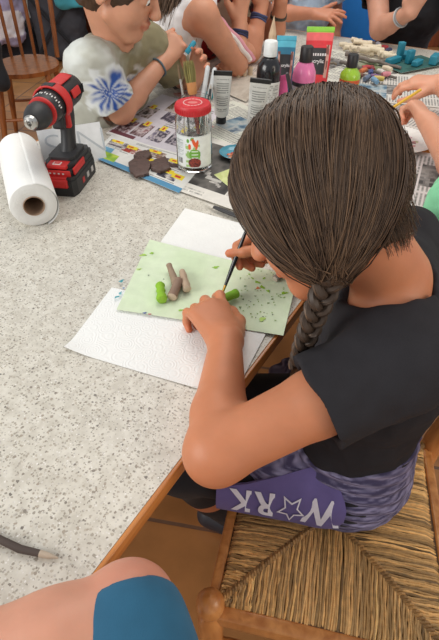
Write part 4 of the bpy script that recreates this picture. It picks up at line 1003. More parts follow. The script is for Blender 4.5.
# --- folded card behind the drill
c1, c2 = T_(45, 166), T_(105, 156); cd = unit(c2-c1); cw = np.linalg.norm(c2-c1); cn = np.cross(cd, A(0, 0, 1)); cn = cn if cn[1] < 0 else -cn; co = (c1+c2)/2; CH = .088
b_ = MB()
for s_ in (1, -1):
    q = [cn*.022*s_-cd*cw/2, cn*.022*s_+cd*cw/2, cd*cw/2+A(0, 0, CH), -cd*cw/2+A(0, 0, CH)]
    o_ = cn*.0004*s_; b_.add([x+o_ for x in q]+[x-o_ for x in q], [(0, 1, 2, 3), (7, 6, 5, 4), (0, 4, 5, 1), (1, 5, 6, 2), (3, 2, 6, 7), (0, 3, 7, 4)], (238, 240, 242), False)
card = b_.build('name_card', PAPER, loc=co); tag(card, 'white folded paper card with faint pencil letters standing behind the drill', 'card')
up_ = unit(-cn*.022+A(0, 0, CH)); nn_ = np.cross(cd, up_); nn_ = nn_ if np.dot(nn_, cn) > 0 else -nn_
for chx, x in (('S', -.30), ('N', .31)):
    v, f = text_mesh(chx, .085, -.022); lt = MB(); lt.add([cn*.022+up_*.046+cd*(cw*x)+nn_*.0011+cd*p[0]*1.25+up_*p[1] for p in v], f, (198, 204, 210), False); lt.build('pencil_letter', PAPER, card)
# --- dark bark pieces
def bark(label, poly, z, seed, h=.007):
    pts = [T_(x, y) for x, y in poly]; c = sum(pts)/len(pts); n = len(pts); loc = A(c[0], c[1], ZT+z); fine = []
    for i in range(n):
        for k in range(5): fine.append(lerp(pts[i], pts[(i+1) % n], k/5)-c+A(*rs5.randn(2)*.0012, 0))
    m_ = MB(); N_ = len(fine); rings = [(1, 0), (1.0, h*.75), (.94, h), (.6, h*1.1), (.3, h*1.05)]; v = []
    for s_, zz_ in rings:
        for p in fine: q = p*s_; v.append(q+A(0, 0, zz_+(.0012*math.sin(q[0]*900+q[1]*300+seed) if zz_ > 0 else 0)))
    f = [(r*N_+i, r*N_+(i+1) % N_, (r+1)*N_+(i+1) % N_, (r+1)*N_+i) for r in range(4) for i in range(N_)]+[tuple(4*N_+i for i in range(N_)), tuple(range(N_-1, -1, -1))]
    m_.add(v, f, (84, 64, 58), True); o = m_.build('bark_piece', mat('dark_bark', (88, 68, 62), .6, var=.3, vs=60, bump=.6, bs=90, stretch=(1, 6, 1)), loc=loc); return tag(o, label, 'bark', 'bark pieces on the flyer')
bark('flat dark brown bark piece on the flyer nearer the drill', [(129, 167), (140, 159), (152, 166), (149, 178), (137, 181), (131, 176)], .0062, 1)
bark('flat dark brown bark piece on the flyer nearer the red lidded jar', [(150, 166), (165, 160), (171, 172), (161, 176), (152, 174)], .0062, 2)
bark('dark brown bark piece behind the two flat pieces on the flyer', [(134, 161), (137, 156), (150, 154), (152, 160), (143, 164)], .0062, 3)
# --- jar with red lid
GLASS = mat_glass('clear_glass', (.97, .99, .98))
def glass_jar(name, c, R, Hh, label, neckr=None, parent=None):
    r = empty(name, c, label, 'jar'); nr = neckr or R*.88; t = .0022
    prof = [(0, .001), (R*.8, .001), (R*.96, .004), (R, .012), (R, Hh*.74), (R*.98, Hh*.80), (nr, Hh*.90), (nr, Hh), (nr-t, Hh), (nr-t, Hh*.90), (R*.98-t, Hh*.80), (R-t, Hh*.74), (R-t, .014), (R*.9, .008), (0, .007)]
    MB().lathe(prof, col=(230, 240, 238), n=48).build('glass_body', GLASS, r); return r
jc = T_(195, 169); JZ = ZT+.0062; jc = A(jc[0], jc[1], JZ); JR, JH = .0425, .150
jar = glass_jar('glass_jar', jc, JR, JH, 'tall empty glass jar with red lid and carrot picture on its label')
lr = JR*.93; lid = MB()
lid.lathe([(lr-.002, JH-.016), (lr, JH-.016), (lr+.001, JH-.014), (lr+.001, JH-.001), (lr-.001, JH+.0022), (lr-.004, JH+.003), (lr-.008, JH+.0018), (lr*.66, JH+.0018), (lr*.64, JH+.0030), (0, JH+.0030)], col=[(196, 36, 44)]*7+[(200, 44, 52)]*3, n=56)
for k in range(44): a = k*2*math.pi/44; lid.tube([A(math.cos(a)*(lr+.001), math.sin(a)*(lr+.001), JH-.014), A(math.cos(a)*(lr+.001), math.sin(a)*(lr+.001), JH-.003)], .0012, (190, 34, 42), n=5)
ld = lid.build('lid', SATIN, jar)
b_ = MB()
for k in range(16): a = k*.39; b_.box(A(math.cos(a)*lr*.52, math.sin(a)*lr*.52, JH+.0032), (.006, .0022, .0006), (226, 190, 186), R=rotz(a+1.57))
b_.ell((0, 0, JH+.0028), (lr*.30, lr*.2, .0008), (214, 120, 116)); b_.build('lid_print', SATIN, ld)
jl = math.atan2(-jc[1], -jc[0])      # towards the viewer's side
def jlab(u, v):
    if v < .03 or v > .97: return (216, 220, 218)
    x = u*2.2
    if x < .62:
        if .12 < v < .30 and .10 < x < .42: return (40, 40, 40) if int(u*260) % 3 else (236, 238, 238)
        if .36 < v < .9 and int(v*44) % 2 and .06 < x < .52 and vnoise(A(u*20, v*44, 0), 1.) > .25: return (176, 184, 180)
        return (232, 236, 236)
    d = lambda cx, cy, rx, ry, an=0: (((x-cx)*math.cos(an)+(v-cy)*math.sin(an))/rx)**2+((-(x-cx)*math.sin(an)+(v-cy)*math.cos(an))/ry)**2 < 1
    if d(1.10, .80, .075, .17, .7) or d(1.24, .74, .07, .16, -.4) or d(.86, .68, .08, .09): return (226, 92, 46)
    if d(1.00, .92, .10, .05, .3) or d(.78, .86, .08, .06): return (104, 168, 70)
    if d(1.10, .17, .34, .16): return (150, 64, 50) if vnoise(A(u*60, v*30, 0), 1.) > .4 else (96, 44, 40)
    if d(1.12, .44, .30, .17): return (232, 240, 226) if (int(v*40) % 4 == 1 and .95 < x < 1.3) else (112, 172, 62)
    if x > .62 and v < .75 and x < 1.4: return (160, 196, 120) if vnoise(A(u*20, v*14, 0), 1.) > .55 else (226, 232, 222)
    return (236, 240, 238)
surf('label', lambda u, v: A(math.cos(jl-1.15+2.3*u)*(JR+.0006), math.sin(jl-1.15+2.3*u)*(JR+.0006), .016+.076*v), jlab, 110, 70, SATIN, jar, thick=.0003)
# --- glass of brushes behind it
bc = T_(197, 139); bc = A(bc[0], bc[1], ZT+.004); glass_jar('brush_glass', bc, .040, .105, 'open glass holding brushes and markers behind the red lidded jar', .039)
def stick_in(name, label, cat, top, foot_, parts):
    """parts = [(name, [(t, r)...], colour, material)] along the line from the foot to the top"""
    a, b = np.asarray(foot_, float), np.asarray(top, float); o = empty(name, a, label, cat); d = b-a
    for nm, pr, colr, m_ in parts: MB().tube([d*t for t, r in pr], [r for t, r in pr], colr, n=12).build(nm, m_, o)
    return o
BZ = bc[2]+.012
def inb(dx_, dy_): return A(bc[0]+dx_, bc[1]+dy_, BZ)
def top_at(px, py, z): return at(px, py, z)
t1 = top_at(188, 61, .935)
wb_ = stick_in('bristle_brush', 'wide brush with long olive bristles in the brush glass', 'brush', t1, inb(.006, -.012), [('handle', [(0, .005), (.3, .0065), (.58, .008)], (150, 74, 70), GLOSS), ('ferrule', [(.56, .0100), (.60, .0125), (.72, .0128)], (206, 140, 84), SATIN)])
wd_ = t1-inb(.006, -.012); m = MB(); R = frame(wd_); rq = np.random.RandomState(2)
for k in range(150):
    a = rq.rand()*6.28; q = .0115*math.sqrt(rq.rand()); o_ = R@A(math.cos(a)*q, math.sin(a)*q, 0); kk = rq.rand()
    m.tube([wd_*.70+o_, wd_*.85+o_*1.25, wd_*(.95+.06*rq.rand())+o_*1.2], [.0010, .0010, .0004], tuple(np.array((150, 140, 84))*(.75+.45*kk)), n=4)
m.build('bristles', MATTE, wb_)
stick_in('thin_brush', 'thin white handled brush leaning left in the brush glass', 'brush', top_at(178, 64, .925), inb(-.022, .004), [('handle', [(0, .003), (.55, .0032)], (40, 38, 40), GLOSS), ('ferrule', [(.54, .0036), (.8, .0034)], (206, 204, 200), mat('steel', (190, 188, 184), .28, .95)), ('bristles', [(.79, .0036), (.92, .0034), (1, .001)], (120, 96, 70), MATTE)])
for (px, py, z, dx_, dy_, lab) in ((208, 66, .905, .012, .0, 'silver capped black marker leaning right in the brush glass, nearer the brush'), (215, 68, .90, .022, -.010, 'silver capped black marker leaning right in the brush glass, outermost of the two')):
    stick_in('marker', lab, 'marker', top_at(px, py, z), inb(dx_-.01, dy_), [('barrel', [(0, .0050), (.55, .0056)], (36, 36, 40), GLOSS), ('cap', [(.53, .0066), (.97, .0062), (1, .0040)], (204, 206, 206), SATIN)])
stick_in('pencil', 'slim dark pencil between the markers in the brush glass', 'pencil', top_at(211, 84, .875), inb(.024, .008), [('barrel', [(0, .0032), (.9, .0032)], (54, 58, 62), SATIN), ('tip', [(.9, .0032), (1, .0005)], (190, 180, 166), MATTE)])
# --- paint tubes
def paint_tube(label, base, top, w, r, bodycol, capcol, crimp, lab, face, caph=.022, capr=None, name='paint_tube', group=None):
    """tube standing on its cap: round at the cap, flat at the crimp. lab(u,v) gives the front print or None"""
    a, b = np.asarray(base, float), np.asarray(top, float); o = empty(name, a, label, 'paint tube', group); d = unit(b-a); Ln = np.linalg.norm(b-a)
    fx = unit(np.asarray(face, float)-d*np.dot(face, d)); sx = np.cross(d, fx); cr = capr or r*.72
    MB().lathe([(0, 0), (cr, 0), (cr*1.03, .002), (cr*.97, caph), (0, caph)], (0, 0, 0), d, capcol, n=28).build('cap', SATIN, o)
    def P(u, v):
        t = v; h = caph+.0015+(Ln-caph-.0015)*t; a_ = math.pi*2*u; k = min(1, max(0, (t-.06)/.88)); k = k*k*(3-2*k)*.6+k*.4
        rx = r+(w/2-r)*k; ry = r*(1-k)+.0016*k
        if t < .06: s_ = .55+.45*math.sqrt(t/.06); rx *= s_; ry *= s_
        return d*h+sx*math.cos(a_)*rx+fx*math.sin(a_)*ry
    def C(u, v):
        if v > .925: return crimp
        x = math.cos(2*math.pi*u); fr = math.sin(2*math.pi*u) > 0
        c = lab(.5+.5*x, v, fr) if lab else None
        return c or bodycol
    body_ = surf('tube_body', P, C, 96, 90, SATIN, o)
    MB().box(d*(Ln-.006), (w*1.02, .0042, .013), crimp, R=np.column_stack([sx, fx, d]), bev=.001).build('crimp', SATIN, o)
    return o
def finetext(u, v, fr):
    if .16 < u < .86 and .18 < v < .84:
        row = int(v*46)
        if row % 2 == 0 and not (row % 12 == 0) and vnoise(A(u*26, row*3.7, .5), 1.) > .3: return (150, 150, 146)
    return None
CV = lambda p: unit(A(-p[0], -p[1], 0))
p1, p2 = at(221, 122, ZT+.004), at(253, 129, ZT+.004)
paint_tube('white paint tube with black cap and crimp beside the brush glass', p1, at(223, 71, .905), .048, .020, (226, 225, 220), (34, 33, 34), (36, 34, 34), finetext, CV(p1))
paint_tube('white paint tube with black crimp leaning in front of the black bottle', p2, at(261, 79, .91), .052, .020, (226, 225, 220), (34, 33, 34), (36, 34, 34), finetext, CV(p2))
# --- bottles
def bottle(name, label, base, axis, prof, bodycol, capprof, capcol, labfn, lab_z, m_body=None, half=1.25):
    o = empty(name, base, label, 'paint bottle'); d = unit(axis); face = CV(base)
    MB().lathe(prof, (0, 0, 0), d, bodycol, n=40).build('body', m_body or GLOSS, o); c_ = MB().lathe(capprof, (0, 0, 0), d, capcol, n=32).build('cap', SATIN, o)
    if labfn:
        R_ = frame(d, face); r_ = max(r for r, h in prof)+.0006; z0, z1 = lab_z
        surf('label', lambda u, v: R_@A(math.cos(half-2*half*u)*r_*-1*-1, math.sin(-half+2*half*u)*r_, z0+(z1-z0)*v), labfn, 60, 50, SATIN, o, thick=.0003)
    return o
kb = at(265, 121, ZT+.004); kt = at(278, 46, .935)
bl_ = lambda u, v: (168, 166, 160) if (.1 < u < .9 and .08 < v < .94 and int(v*40) % 2 == 0 and vnoise(A(u*20, int(v*40)*3.1, 2), 1.) > .35) else (222, 220, 214)
bottle('paint_bottle', 'black paint bottle with white cap and white label behind a leaning tube', kb, A(.02, .02, 1), [(0, 0), (.0305, 0), (.033, .004), (.033, .132), (.031, .150), (.022, .164), (.0155, .169), (.0155, .176), (0, .176)], (24, 22, 26), [(0, .172), (.0180, .172), (.0184, .176), (.0174, .206), (.0155, .208), (0, .208)], (232, 234, 232), bl_, (.018, .112))
wsb = at(266, 108, ZT+.004); wst = at(267, 32, .93)
cs = empty('carved_stick', wsb, 'pale carved wooden point standing up behind the black paint bottle', 'stick'); MB().tube([A(0, 0, 0), A(.004, .0, .15), A(.006, 0, .20), A(.007, .0, .245)], [.010, .0115, .0105, .0006], (214, 184, 152), n=7, smooth=False).build('shaft', MATTE, cs)
def tlabel(c_top, c_mid, words):
    def f(u, v, fr):
        if not fr: return None
        if v > .83: return c_top
        if .34 < v < .72 and .22 < u < .8: return (30, 26, 28)
        if .30 < v < .76 and (.1 < u < .24 or .78 < u < .92): return (196, 150, 136) if vnoise(A(u*30, v*12, 1), 1.) > .5 else (120, 70, 60)
        return c_mid
    return f
def words_on(o, lines, face, d, base_h, size, col=(226, 222, 220), off=.010, dx=0):
    fx = unit(np.asarray(face, float)-d*np.dot(face, d)); sx = np.cross(d, fx)
    for k, tx in enumerate(lines):
        v, f = text_mesh(tx, size, .012); m_ = MB().add([d*(base_h-k*size*1.25+p[1])+fx*off+sx*(p[0]+dx) for p in v], f, col, False); m_.build('print', MATTE, o)
b2 = at(281, 112, ZT+.004); tt = at(287, 36, .935); o_ = paint_tube('blue acrylic paint tube with black label between the black and pink bottles', b2, tt, .056, .024, (40, 110, 140), (226, 60, 110), (80, 172, 196), tlabel((90, 182, 204), (40, 116, 146), None), CV(b2), caph=.03)
d_ = unit(tt-b2); words_on(o_, ['acrylic'], CV(b2), d_, .122, .0115, off=.0238)
b3 = at(313, 106, ZT+.004); tt = at(321, 27, .945); o_ = paint_tube('large red acrylic paint tube with lime crimp standing beside the pink bottle', b3, tt, .080, .033, (214, 44, 50), (40, 30, 32), (140, 200, 66), lambda u, v, fr: (222, 96, 96) if v > .82 else tlabel((222, 96, 96), (206, 38, 46), None)(u, v, fr), CV(b3), caph=.012, capr=.027)
d_ = unit(tt-b3); words_on(o_, ['acrylic'], CV(b3), d_, .118, .0145, off=.0305); m = MB(); fx_ = unit(CV(b3)-d_*np.dot(CV(b3), d_)); sx_ = np.cross(d_, fx_)
for k in range(7): m.box(d_*.138+fx_*.0235+sx_*(-.021+.007*k), (.0045, .0008, .007), (214, 208, 206), R=np.column_stack([sx_, fx_, d_]))
m.build('print', MATTE, o_)
b4 = at(300, 111, ZT+.004)
pl_ = lambda u, v: (40, 36, 40) if v > .80 else ((92, 88, 92) if (.15 < u < .85 and .15 < v < .75 and vnoise(A(u*7, v*6, 3), 1.) > .5) else (206, 198, 204))
bottle('paint_bottle', 'pink paint bottle with black cap between the blue and red tubes', b4, A(.01, .0, 1), [(0, 0), (.0310, 0), (.0335, .004), (.0335, .098), (.032, .112), (.023, .132), (.0165, .137), (.0165, .142), (0, .142)], (226, 120, 168), [(0, .138), (.0185, .138), (.0185, .142), (.0176, .174), (.0158, .176), (0, .176)], (36, 32, 34), pl_, (.030, .088))
b5 = at(347, 95, ZT+.004)
gl_ = lambda u, v: (208, 92, 44) if v > .72 else ((226, 232, 196) if (.2 < u < .8 and .12 < v < .5) else (166, 196, 64))
bottle('paint_bottle', 'lime green paint bottle with black cap on newspaper by the wood pile', b5, A(0, 0, 1), [(0, 0), (.0295, 0), (.032, .004), (.032, .056), (.030, .066), (.020, .078), (.0155, .082), (.0155, .088), (0, .088)], (158, 200, 54), [(0, .084), (.0170, .084), (.0172, .088), (.0164, .118), (.0146, .120), (0, .120)], (30, 30, 32), gl_, (.008, .052))
b6 = at(286, 122, ZT+.003); tt = at(280, 76, .875); paint_tube('small pink paint tube standing in front of the blue tube', b6, tt, .034, .014, (214, 86, 140), (220, 90, 150), (206, 80, 134), None, CV(b6), caph=.02)
pn0, pn1 = at(299, 126, ZT+.006), at(287, 73, .91)
o_ = empty('marker', pn0, 'slim black and white marker leaning against the pink paint bottle', 'marker'); q = pn1-pn0
MB().tube([q*0, q*.55], [.0050, .0054], (40, 38, 40), n=12).build('barrel', GLOSS, o_); MB().tube([q*.55, q*.96, q], [.0058, .0052, .0036], (60, 54, 56), n=12).build('cap', SATIN, o_)
MB().tube([q*.30, q*.52], [.0057, .0059], (214, 210, 208), n=12).build('white_band', SATIN, o_)
# --- little dish of paint, teal bit
dc = T_(236, 158); dish = empty('paint_dish', A(dc[0], dc[1], ZT+.0062), 'shallow teal dish smeared with orange paint next to the girl\'s hair', 'dish')
MB().lathe([(0, .001), (.030, .001), (.040, .008), (.043, .011), (.0415, .0115), (.038, .008), (.028, .0032), (0, .0030)], col=(76, 150, 172), n=36).build('bowl', GLOSS, dish)
m = MB()
for k in range(9): a = k*.8; r = .008+.014*rs5.rand(); m.ell((math.cos(a)*r, math.sin(a)*r, .0036), (.008, .006, .0022), [(206, 104, 60), (196, 120, 80), (80, 130, 160), (188, 84, 66)][k % 4], R=rotz(a))
m.build('paint', GLOSS, dish)
tc_ = T_(209, 100); cap_ = empty('bottle_cap', A(tc_[0]+.0, tc_[1], ZT+.006), 'small teal cap lying on newspaper between brush glass and white tube', 'cap')
MB().lathe([(0, 0), (.013, 0), (.0135, .003), (.012, .016), (.010, .018), (0, .018)], col=(40, 140, 150), n=24).build('shell', SATIN, cap_)
# --- wooden pegs
for k, (px, py) in enumerate(((238, 79), (244, 78), (250, 77))):
    c = T_(px, py); h = (.026, .030, .027)[k]; o_ = empty('wooden_peg', A(c[0], c[1], ZT+.0064), ['leftmost of the three pale wooden pegs before the bare elbow', 'middle one of the three pale wooden pegs before the bare elbow', 'rightmost of the three pale wooden pegs before the bare elbow'][k], 'peg', 'wooden pegs')
    MB().lathe([(0, 0), (.0085, 0), (.0088, h*.9), (.0075, h), (0, h)], col=(206, 184, 154), n=12).build('shaft', MATTE, o_)
# --- knife under the hair
kn = empty('carving_knife', at(208, 205, ZT+.008), 'thin dark handled carving tool half under the girl\'s hair', 'tool'); ko = np.array(kn.location)
q0, q1, q2 = at(206, 203, ZT+.008)-ko, at(214, 207, ZT+.008)-ko, at(245, 219, ZT+.008)-ko
MB().tube([q0, lerp(q0, q1, .5), q1], [.0006, .0035, .004], (206, 200, 190), n=10, flat=.4).build('blade', SATIN, kn); MB().tube([q1, lerp(q1, q2, .3), q2], [.0045, .0062, .006], (44, 42, 44), n=12, flat=.7).build('handle', SATIN, kn)
# --- far pile
GRP = 'peeled sticks in the far pile'
spots = [(352, 52, .3, .07), (357, 55, .5, .06), (361, 51, .2, .07), (366, 56, -.2, .06), (370, 53, .4, .07), (374, 58, .1, .06), (379, 57, -.3, .055), (384, 60, .4, .05), (363, 58, .6, .05), (346, 49, .1, .06), (388, 62, .2, .05), (355, 49, -.4, .05)]
def peeled(loc, ang, ln, lab, grp, col=(222, 208, 182), r=.009, name='peeled_stick'):
    o = empty(name, loc, lab, 'stick', grp, rz=ang); m = MB(); k = 8; rd = [r*(1+.12*rs5.randn()) for _ in range(k)]
    m.tube([A(-ln/2+ln*j/(k-1), .004*math.sin(j), r) for j in range(k)], rd, col, n=10); m.build('shaft', MATTE, o); return o
for i, (px, py, a, ln) in enumerate(spots):
    c = T_(px, py); c[2] = ZT+.0055+.008*(i % 3); peeled(c, a-.5, ln, 'short pale peeled stick in the pile at the far table end', GRP)
for i, (p, q, r, cl, lab) in enumerate([((345, 58), (400, 72), .008, (116, 106, 98), 'long grey branch lying in front of the pale peeled sticks'), ((340, 66), (396, 82), .006, (104, 96, 90), 'thin grey branch lying just behind the green paint bottle'), ((352, 47), (388, 55), .006, (140, 124, 106), 'brown branch lying behind the pale peeled sticks'), ((310, 60), (336, 68), .006, (120, 108, 94), 'short grey branch beside the red paint tube')]):
    a, b = T_(*p), T_(*q); c = (a+b)/2; c[2] = ZT+.0055; d = b-a; o = empty('branch', c, lab, 'branch'); m = MB(); k = 12
    m.tube([d*(j/(k-1)-.5)+A(0, .006*math.sin(j*1.1+i), r+.002*math.sin(j*2)) for j in range(k)], [r*(1-.35*j/k) for j in range(k)], cl, n=9)
    m.tube([d*.1+A(0, 0, r), d*.22+A(.02, .03, r+.004)], [r*.5, r*.3], cl, n=7); m.build('bark', MATTE, o)
cols_ = [('red', (178, 56, 60), 366, 72), ('blue', (66, 84, 140), 370, 78), ('purple', (118, 84, 128), 375, 81), ('orange', (206, 116, 70), 362, 76), ('white', (214, 206, 198), 380, 76), ('pink', (206, 130, 140), 385, 80), ('dark red', (136, 50, 56), 372, 73), ('yellow', (206, 180, 96), 378, 84), ('grey blue', (108, 122, 146), 366, 82), ('cream', (216, 202, 176), 386, 74), ('brown', (128, 88, 70), 358, 80), ('light blue', (130, 170, 200), 374, 86)]
for i, (nm, cl, px, py) in enumerate(cols_):
    c = T_(px, py); c[2] = ZT+.0056+.004*(i % 2); o = empty('painted_wood_piece', c, 'small %s painted wood piece in the heap behind the green bottle' % nm, 'wood piece', 'painted wood pieces', rz=i*1.3)
    ln = .030+.012*rs5.rand(); MB().tube([A(-ln/2, 0, .008), A(0, .002, .009), A(ln/2, 0, .008)], [.0075, .009, .0078], cl, n=9).build('shaft', SATIN, o)
for i, (nm, cl, px, py) in enumerate([('red', (150, 40, 46), 382, 52), ('navy', (60, 66, 96), 387, 55), ('grey', (140, 140, 150), 378, 49)]):
    c = T_(px, py); c[2] = ZT+.0056; o = empty('painted_wood_piece', c, '%s painted wood piece between the peeled sticks and the teal blocks' % nm, 'wood piece', 'painted wood pieces', rz=i*.8)
    MB().tube([A(-.02, 0, .009), A(0, .002, .010), A(.02, 0, .009)], [.008, .010, .0085], cl, n=9).build('shaft', SATIN, o)
mc_ = T_(411, 66); matq = rectq(mc_, .22, .13, 28); pg = Page(24, 16, (40, 84, 82)); pg.photo(0, 0, 1, 1, [(34, 74, 70), (52, 100, 92), (40, 90, 96)], 8, 4)
sheet('green_mat', 'dark green mat under the teal painted blocks at the far end', 'mat', matq, pg, .0075, seed=4)
teal = mat('teal_paint', (34, 128, 150), .55, var=.15)
for i, (px, py, sx_, sy_, sz_, lab) in enumerate([(398, 63, .022, .020, .062, 'tall upright teal block on the green mat'), (408, 66, .028, .020, .045, 'shorter upright teal block right of the tallest one'), (392, 66, .07, .024, .020, 'long low teal block at the front of the green mat'), (416, 68, .05, .024, .018, 'low teal block right of the two upright blocks'), (433, 66, .06, .026, .03, 'teal block at the outer edge of the green mat'), (404, 60, .06, .022, .018, 'low teal block lying behind the upright blocks')]):
    c = T_(px, py); o = MB().box((0, 0, sz_/2), (sx_, sy_, sz_), bev=.004).build('teal_block', teal, loc=(c[0], c[1], ZT+.0095)); o.rotation_euler = (0, 0, .4+.15*i); tag(o, lab, 'block', 'teal painted blocks')
# crumpled plate with paint by the hands on the side
pc = T_(398, 145); plate = empty('paper_plate', A(pc[0], pc[1], ZT+.006), 'white paper plate with dried paint below the hand with yellow pencil', 'plate')
MB().lathe([(0, .002), (.060, .002), (.070, .006), (.086, .011), (.087, .0118), (.069, .0072), (.058, .0032), (0, .0030)], col=(226, 222, 216), n=48).build('rim', MATTE, plate)
m = MB()
for k in range(26): a = rs5.rand()*6.28; r = .055*math.sqrt(rs5.rand()); m.ell((math.cos(a)*r, math.sin(a)*r, .0033), (.004+.006*rs5.rand(), .003+.003*rs5.rand(), .0012), [(206, 150, 150), (190, 196, 150), (150, 110, 110), (200, 170, 176), (160, 180, 190)][k % 5], R=rotz(a*3))
m.build('dried_paint', SATIN, plate)
# ------------------------------------------------------------------ the others round the table
RELAX = [(25, 35, 20), (30, 40, 22), (34, 42, 25), (38, 42, 25)]
GRIP = [(48, 62, 35), (56, 72, 40), (62, 76, 40), (66, 76, 40)]
def bracelet(b, o0, p, d, r, col, name='bracelet', k=2, th=.0035):
    m = MB(); d = unit(d); R = frame(d)
    for q in range(k):
        c = np.asarray(p, float)+d*th*1.8*q-np.asarray(o0, float); pts = [c+R@A(math.cos(t)*r, math.sin(t)*r, .0015*math.sin(3*t+q)) for t in np.linspace(0, 2*math.pi, 33)]
        m.tube(pts, th, col if q % 2 == 0 else tuple(int(x*.7) for x in col), n=7, caps=False)
    return m.build(name, MATTE, b)
def spindle_chair(loc, rz, label, group=None):
    SX = .80
    c = empty('spindle_chair', loc, label, 'chair', group, rz=rz); w = mat_wood('spindle_wood', (118, 62, 24), (164, 96, 44), 1.3, .35, (6, 6, 1.2))
    S_ = [(math.cos(t)*.19*(1-.10*math.sin(t)), math.sin(t)*.20) for t in np.linspace(0, 2*math.pi, 40, endpoint=False)]
    m = MB(); m.prism(S_, .430, .452, (0, 0, 0), c=(0, 0, 0)); m.build('seat', w, c)
    for x, y in ((-.13, -.13), (.13, -.13), (-.13, .13), (.13, .13)): MB().tube([A(x, y, .435), A(x*1.25, y*1.25, .22), A(x*1.5, y*1.5, 0)], [.017, .019, .013], n=12).build('leg', w, c)
    for y in (-1, 1): MB().tube([A(-.165, y*.165, .2), A(.165, y*.165, .2)], .009, n=8).build('stretcher', w, c)
    for x in (-.165, .165): MB().tube([A(x, .155, .44), A(x*1.08, .20, .70), A(x*1.12, .235, .95)], [.019, .020, .016], n=12, flat=.7).build('back_post', w, c)
    for x in (-.10, -.035, .035, .10): MB().tube([A(x, .17, .44), A(x*1.05, .205, .68), A(x*1.08, .232, .92)], [.009, .0105, .008], n=10).build('spindle', w, c)
    MB().tube([A(-.195, .237, .95), A(-.1, .252, .965), A(0, .257, .97), A(.1, .252, .965), A(.195, .237, .95)], .035, n=12, flat=.35, up=A(0, 0, 1)).build('top_rail', w, c)
    return c
SKT = (206, 148, 118)
def stool(loc, rz, label):
    c = empty('stool', loc, label, 'stool', rz=rz); w = mat_wood('spindle_wood', (118, 62, 24), (164, 96, 44), 1.3, .35, (6, 6, 1.2))
    m = MB(); m.lathe([(0, .418), (.165, .418), (.17, .424), (.17, .440), (.165, .446), (0, .446)], n=40); m.build('seat', w, c)
    for x, y in ((-.1, -.1), (.1, -.1), (-.1, .1), (.1, .1)): MB().tube([A(x, y, .42), A(x*1.4, y*1.4, 0)], [.016, .014], n=12).build('leg', w, c)
    return c
# --- boy in the tie-dye shirt
B = dict(shR=A(-.335, 1.395, .915), shL=A(-.215, 1.635, .905), neck=A(-.285, 1.515, .948), chest=A(-.345, 1.545, .80), pel=A(-.46, 1.61, .53),
         elR=A(-.275, 1.425, .795), wrR=A(-.165, 1.60, .875), elL=A(-.12, 1.72, .80), wrL=A(-.085, 1.66, .795), knL=A(-.23, 1.62, .50), knR=A(-.31, 1.45, .50), anL=A(-.26, 1.64, .085), anR=A(-.34, 1.47, .085))
bhd = dict(c=A(-.250, 1.490, 1.09), f=A(.86, -.20, -.40), u=A(.38, -.10, .90), s=1.10, nr=.048)
boy, b0, btp, bW = make_body('person', 'boy in olive and white tie-dye shirt holding a thin brush', B, SKT, vox=.004, head=bhd, hands=dict(R=dict(d=A(.50, .50, .50), n=A(.10, -.7, .7), L=.15, c=GRIP, thumb=((.8, .45, .3), (.95, .1, .3), (1, -.2, .2))), L=dict(d=A(.35, -.1, .8), n=A(.3, .8, .1), L=.145, c=RELAX)), HL=.15)
def tiedye(V):
    q = V-b0; n1 = vnoise(V, 16, 3); n2 = vnoise(V*A(1, 1, 2), 45, 6); w = np.clip((n1*.7+n2*.3-.42)*4, 0, 1)
    sideR = np.clip(((V-B['neck'])@unit(A(-.3, -.9, -.2)))*9-.1, 0, 1)
    mixw = np.clip(w*.35+sideR*.62-.12, 0, 1)[:, None]
    c = np.array(srgb(134, 126, 96))*(1-mixw)+np.array(srgb(214, 218, 214))*mixw
    for cc, r in ((lerp(B['shR'], B['elR'], .40)+A(.03, -.045, -.005), .070), (A(-.235, 1.50, .815), .062), (A(-.21, 1.45, .775), .05)):
        d = V-cc; L = np.linalg.norm(d, axis=1); a = np.arctan2(d[:, 2]+.4*d[:, 1], d[:, 0]-.3*d[:, 1]); edge = r*(.72+.30*np.sin(a*9+4*n1)*.5+.25*n2)
        m_ = np.clip((edge-L)/(.25*r), 0, 1)[:, None]; wh = np.clip((edge*1.35-L)/(.2*r), 0, 1)[:, None]
        c = c*(1-wh*.8)+np.array(srgb(226, 230, 232))*wh*.8
        st_ = np.clip(np.sin(a*14+3*n2)*.5+.85-.35*(L/r), 0, 1)[:, None]
        c = c*(1-m_*st_)+np.array(srgb(44, 84, 164))*m_*st_
    return c
make_shirt(boy, b0, B, tiedye, 'tie_dye_shirt', vox=.004, off=.010, hem=-.06, slv=.78, slr=(.062, .062), neck_r=.054, wr=.004, headc=bhd['c'])
make_legwear(boy, b0, B, flat((60, 66, 84)), 'shorts', upto=.45, top=.06); make_shoes(boy, b0, B)
hair_cap(boy, b0, bW, 1.1, (70, 52, 40)); bracelet(boy, b0, lerp(B['elR'], B['wrR'], .86), B['wrR']-B['elR'], .027, (90, 110, 120), k=1, th=.003)
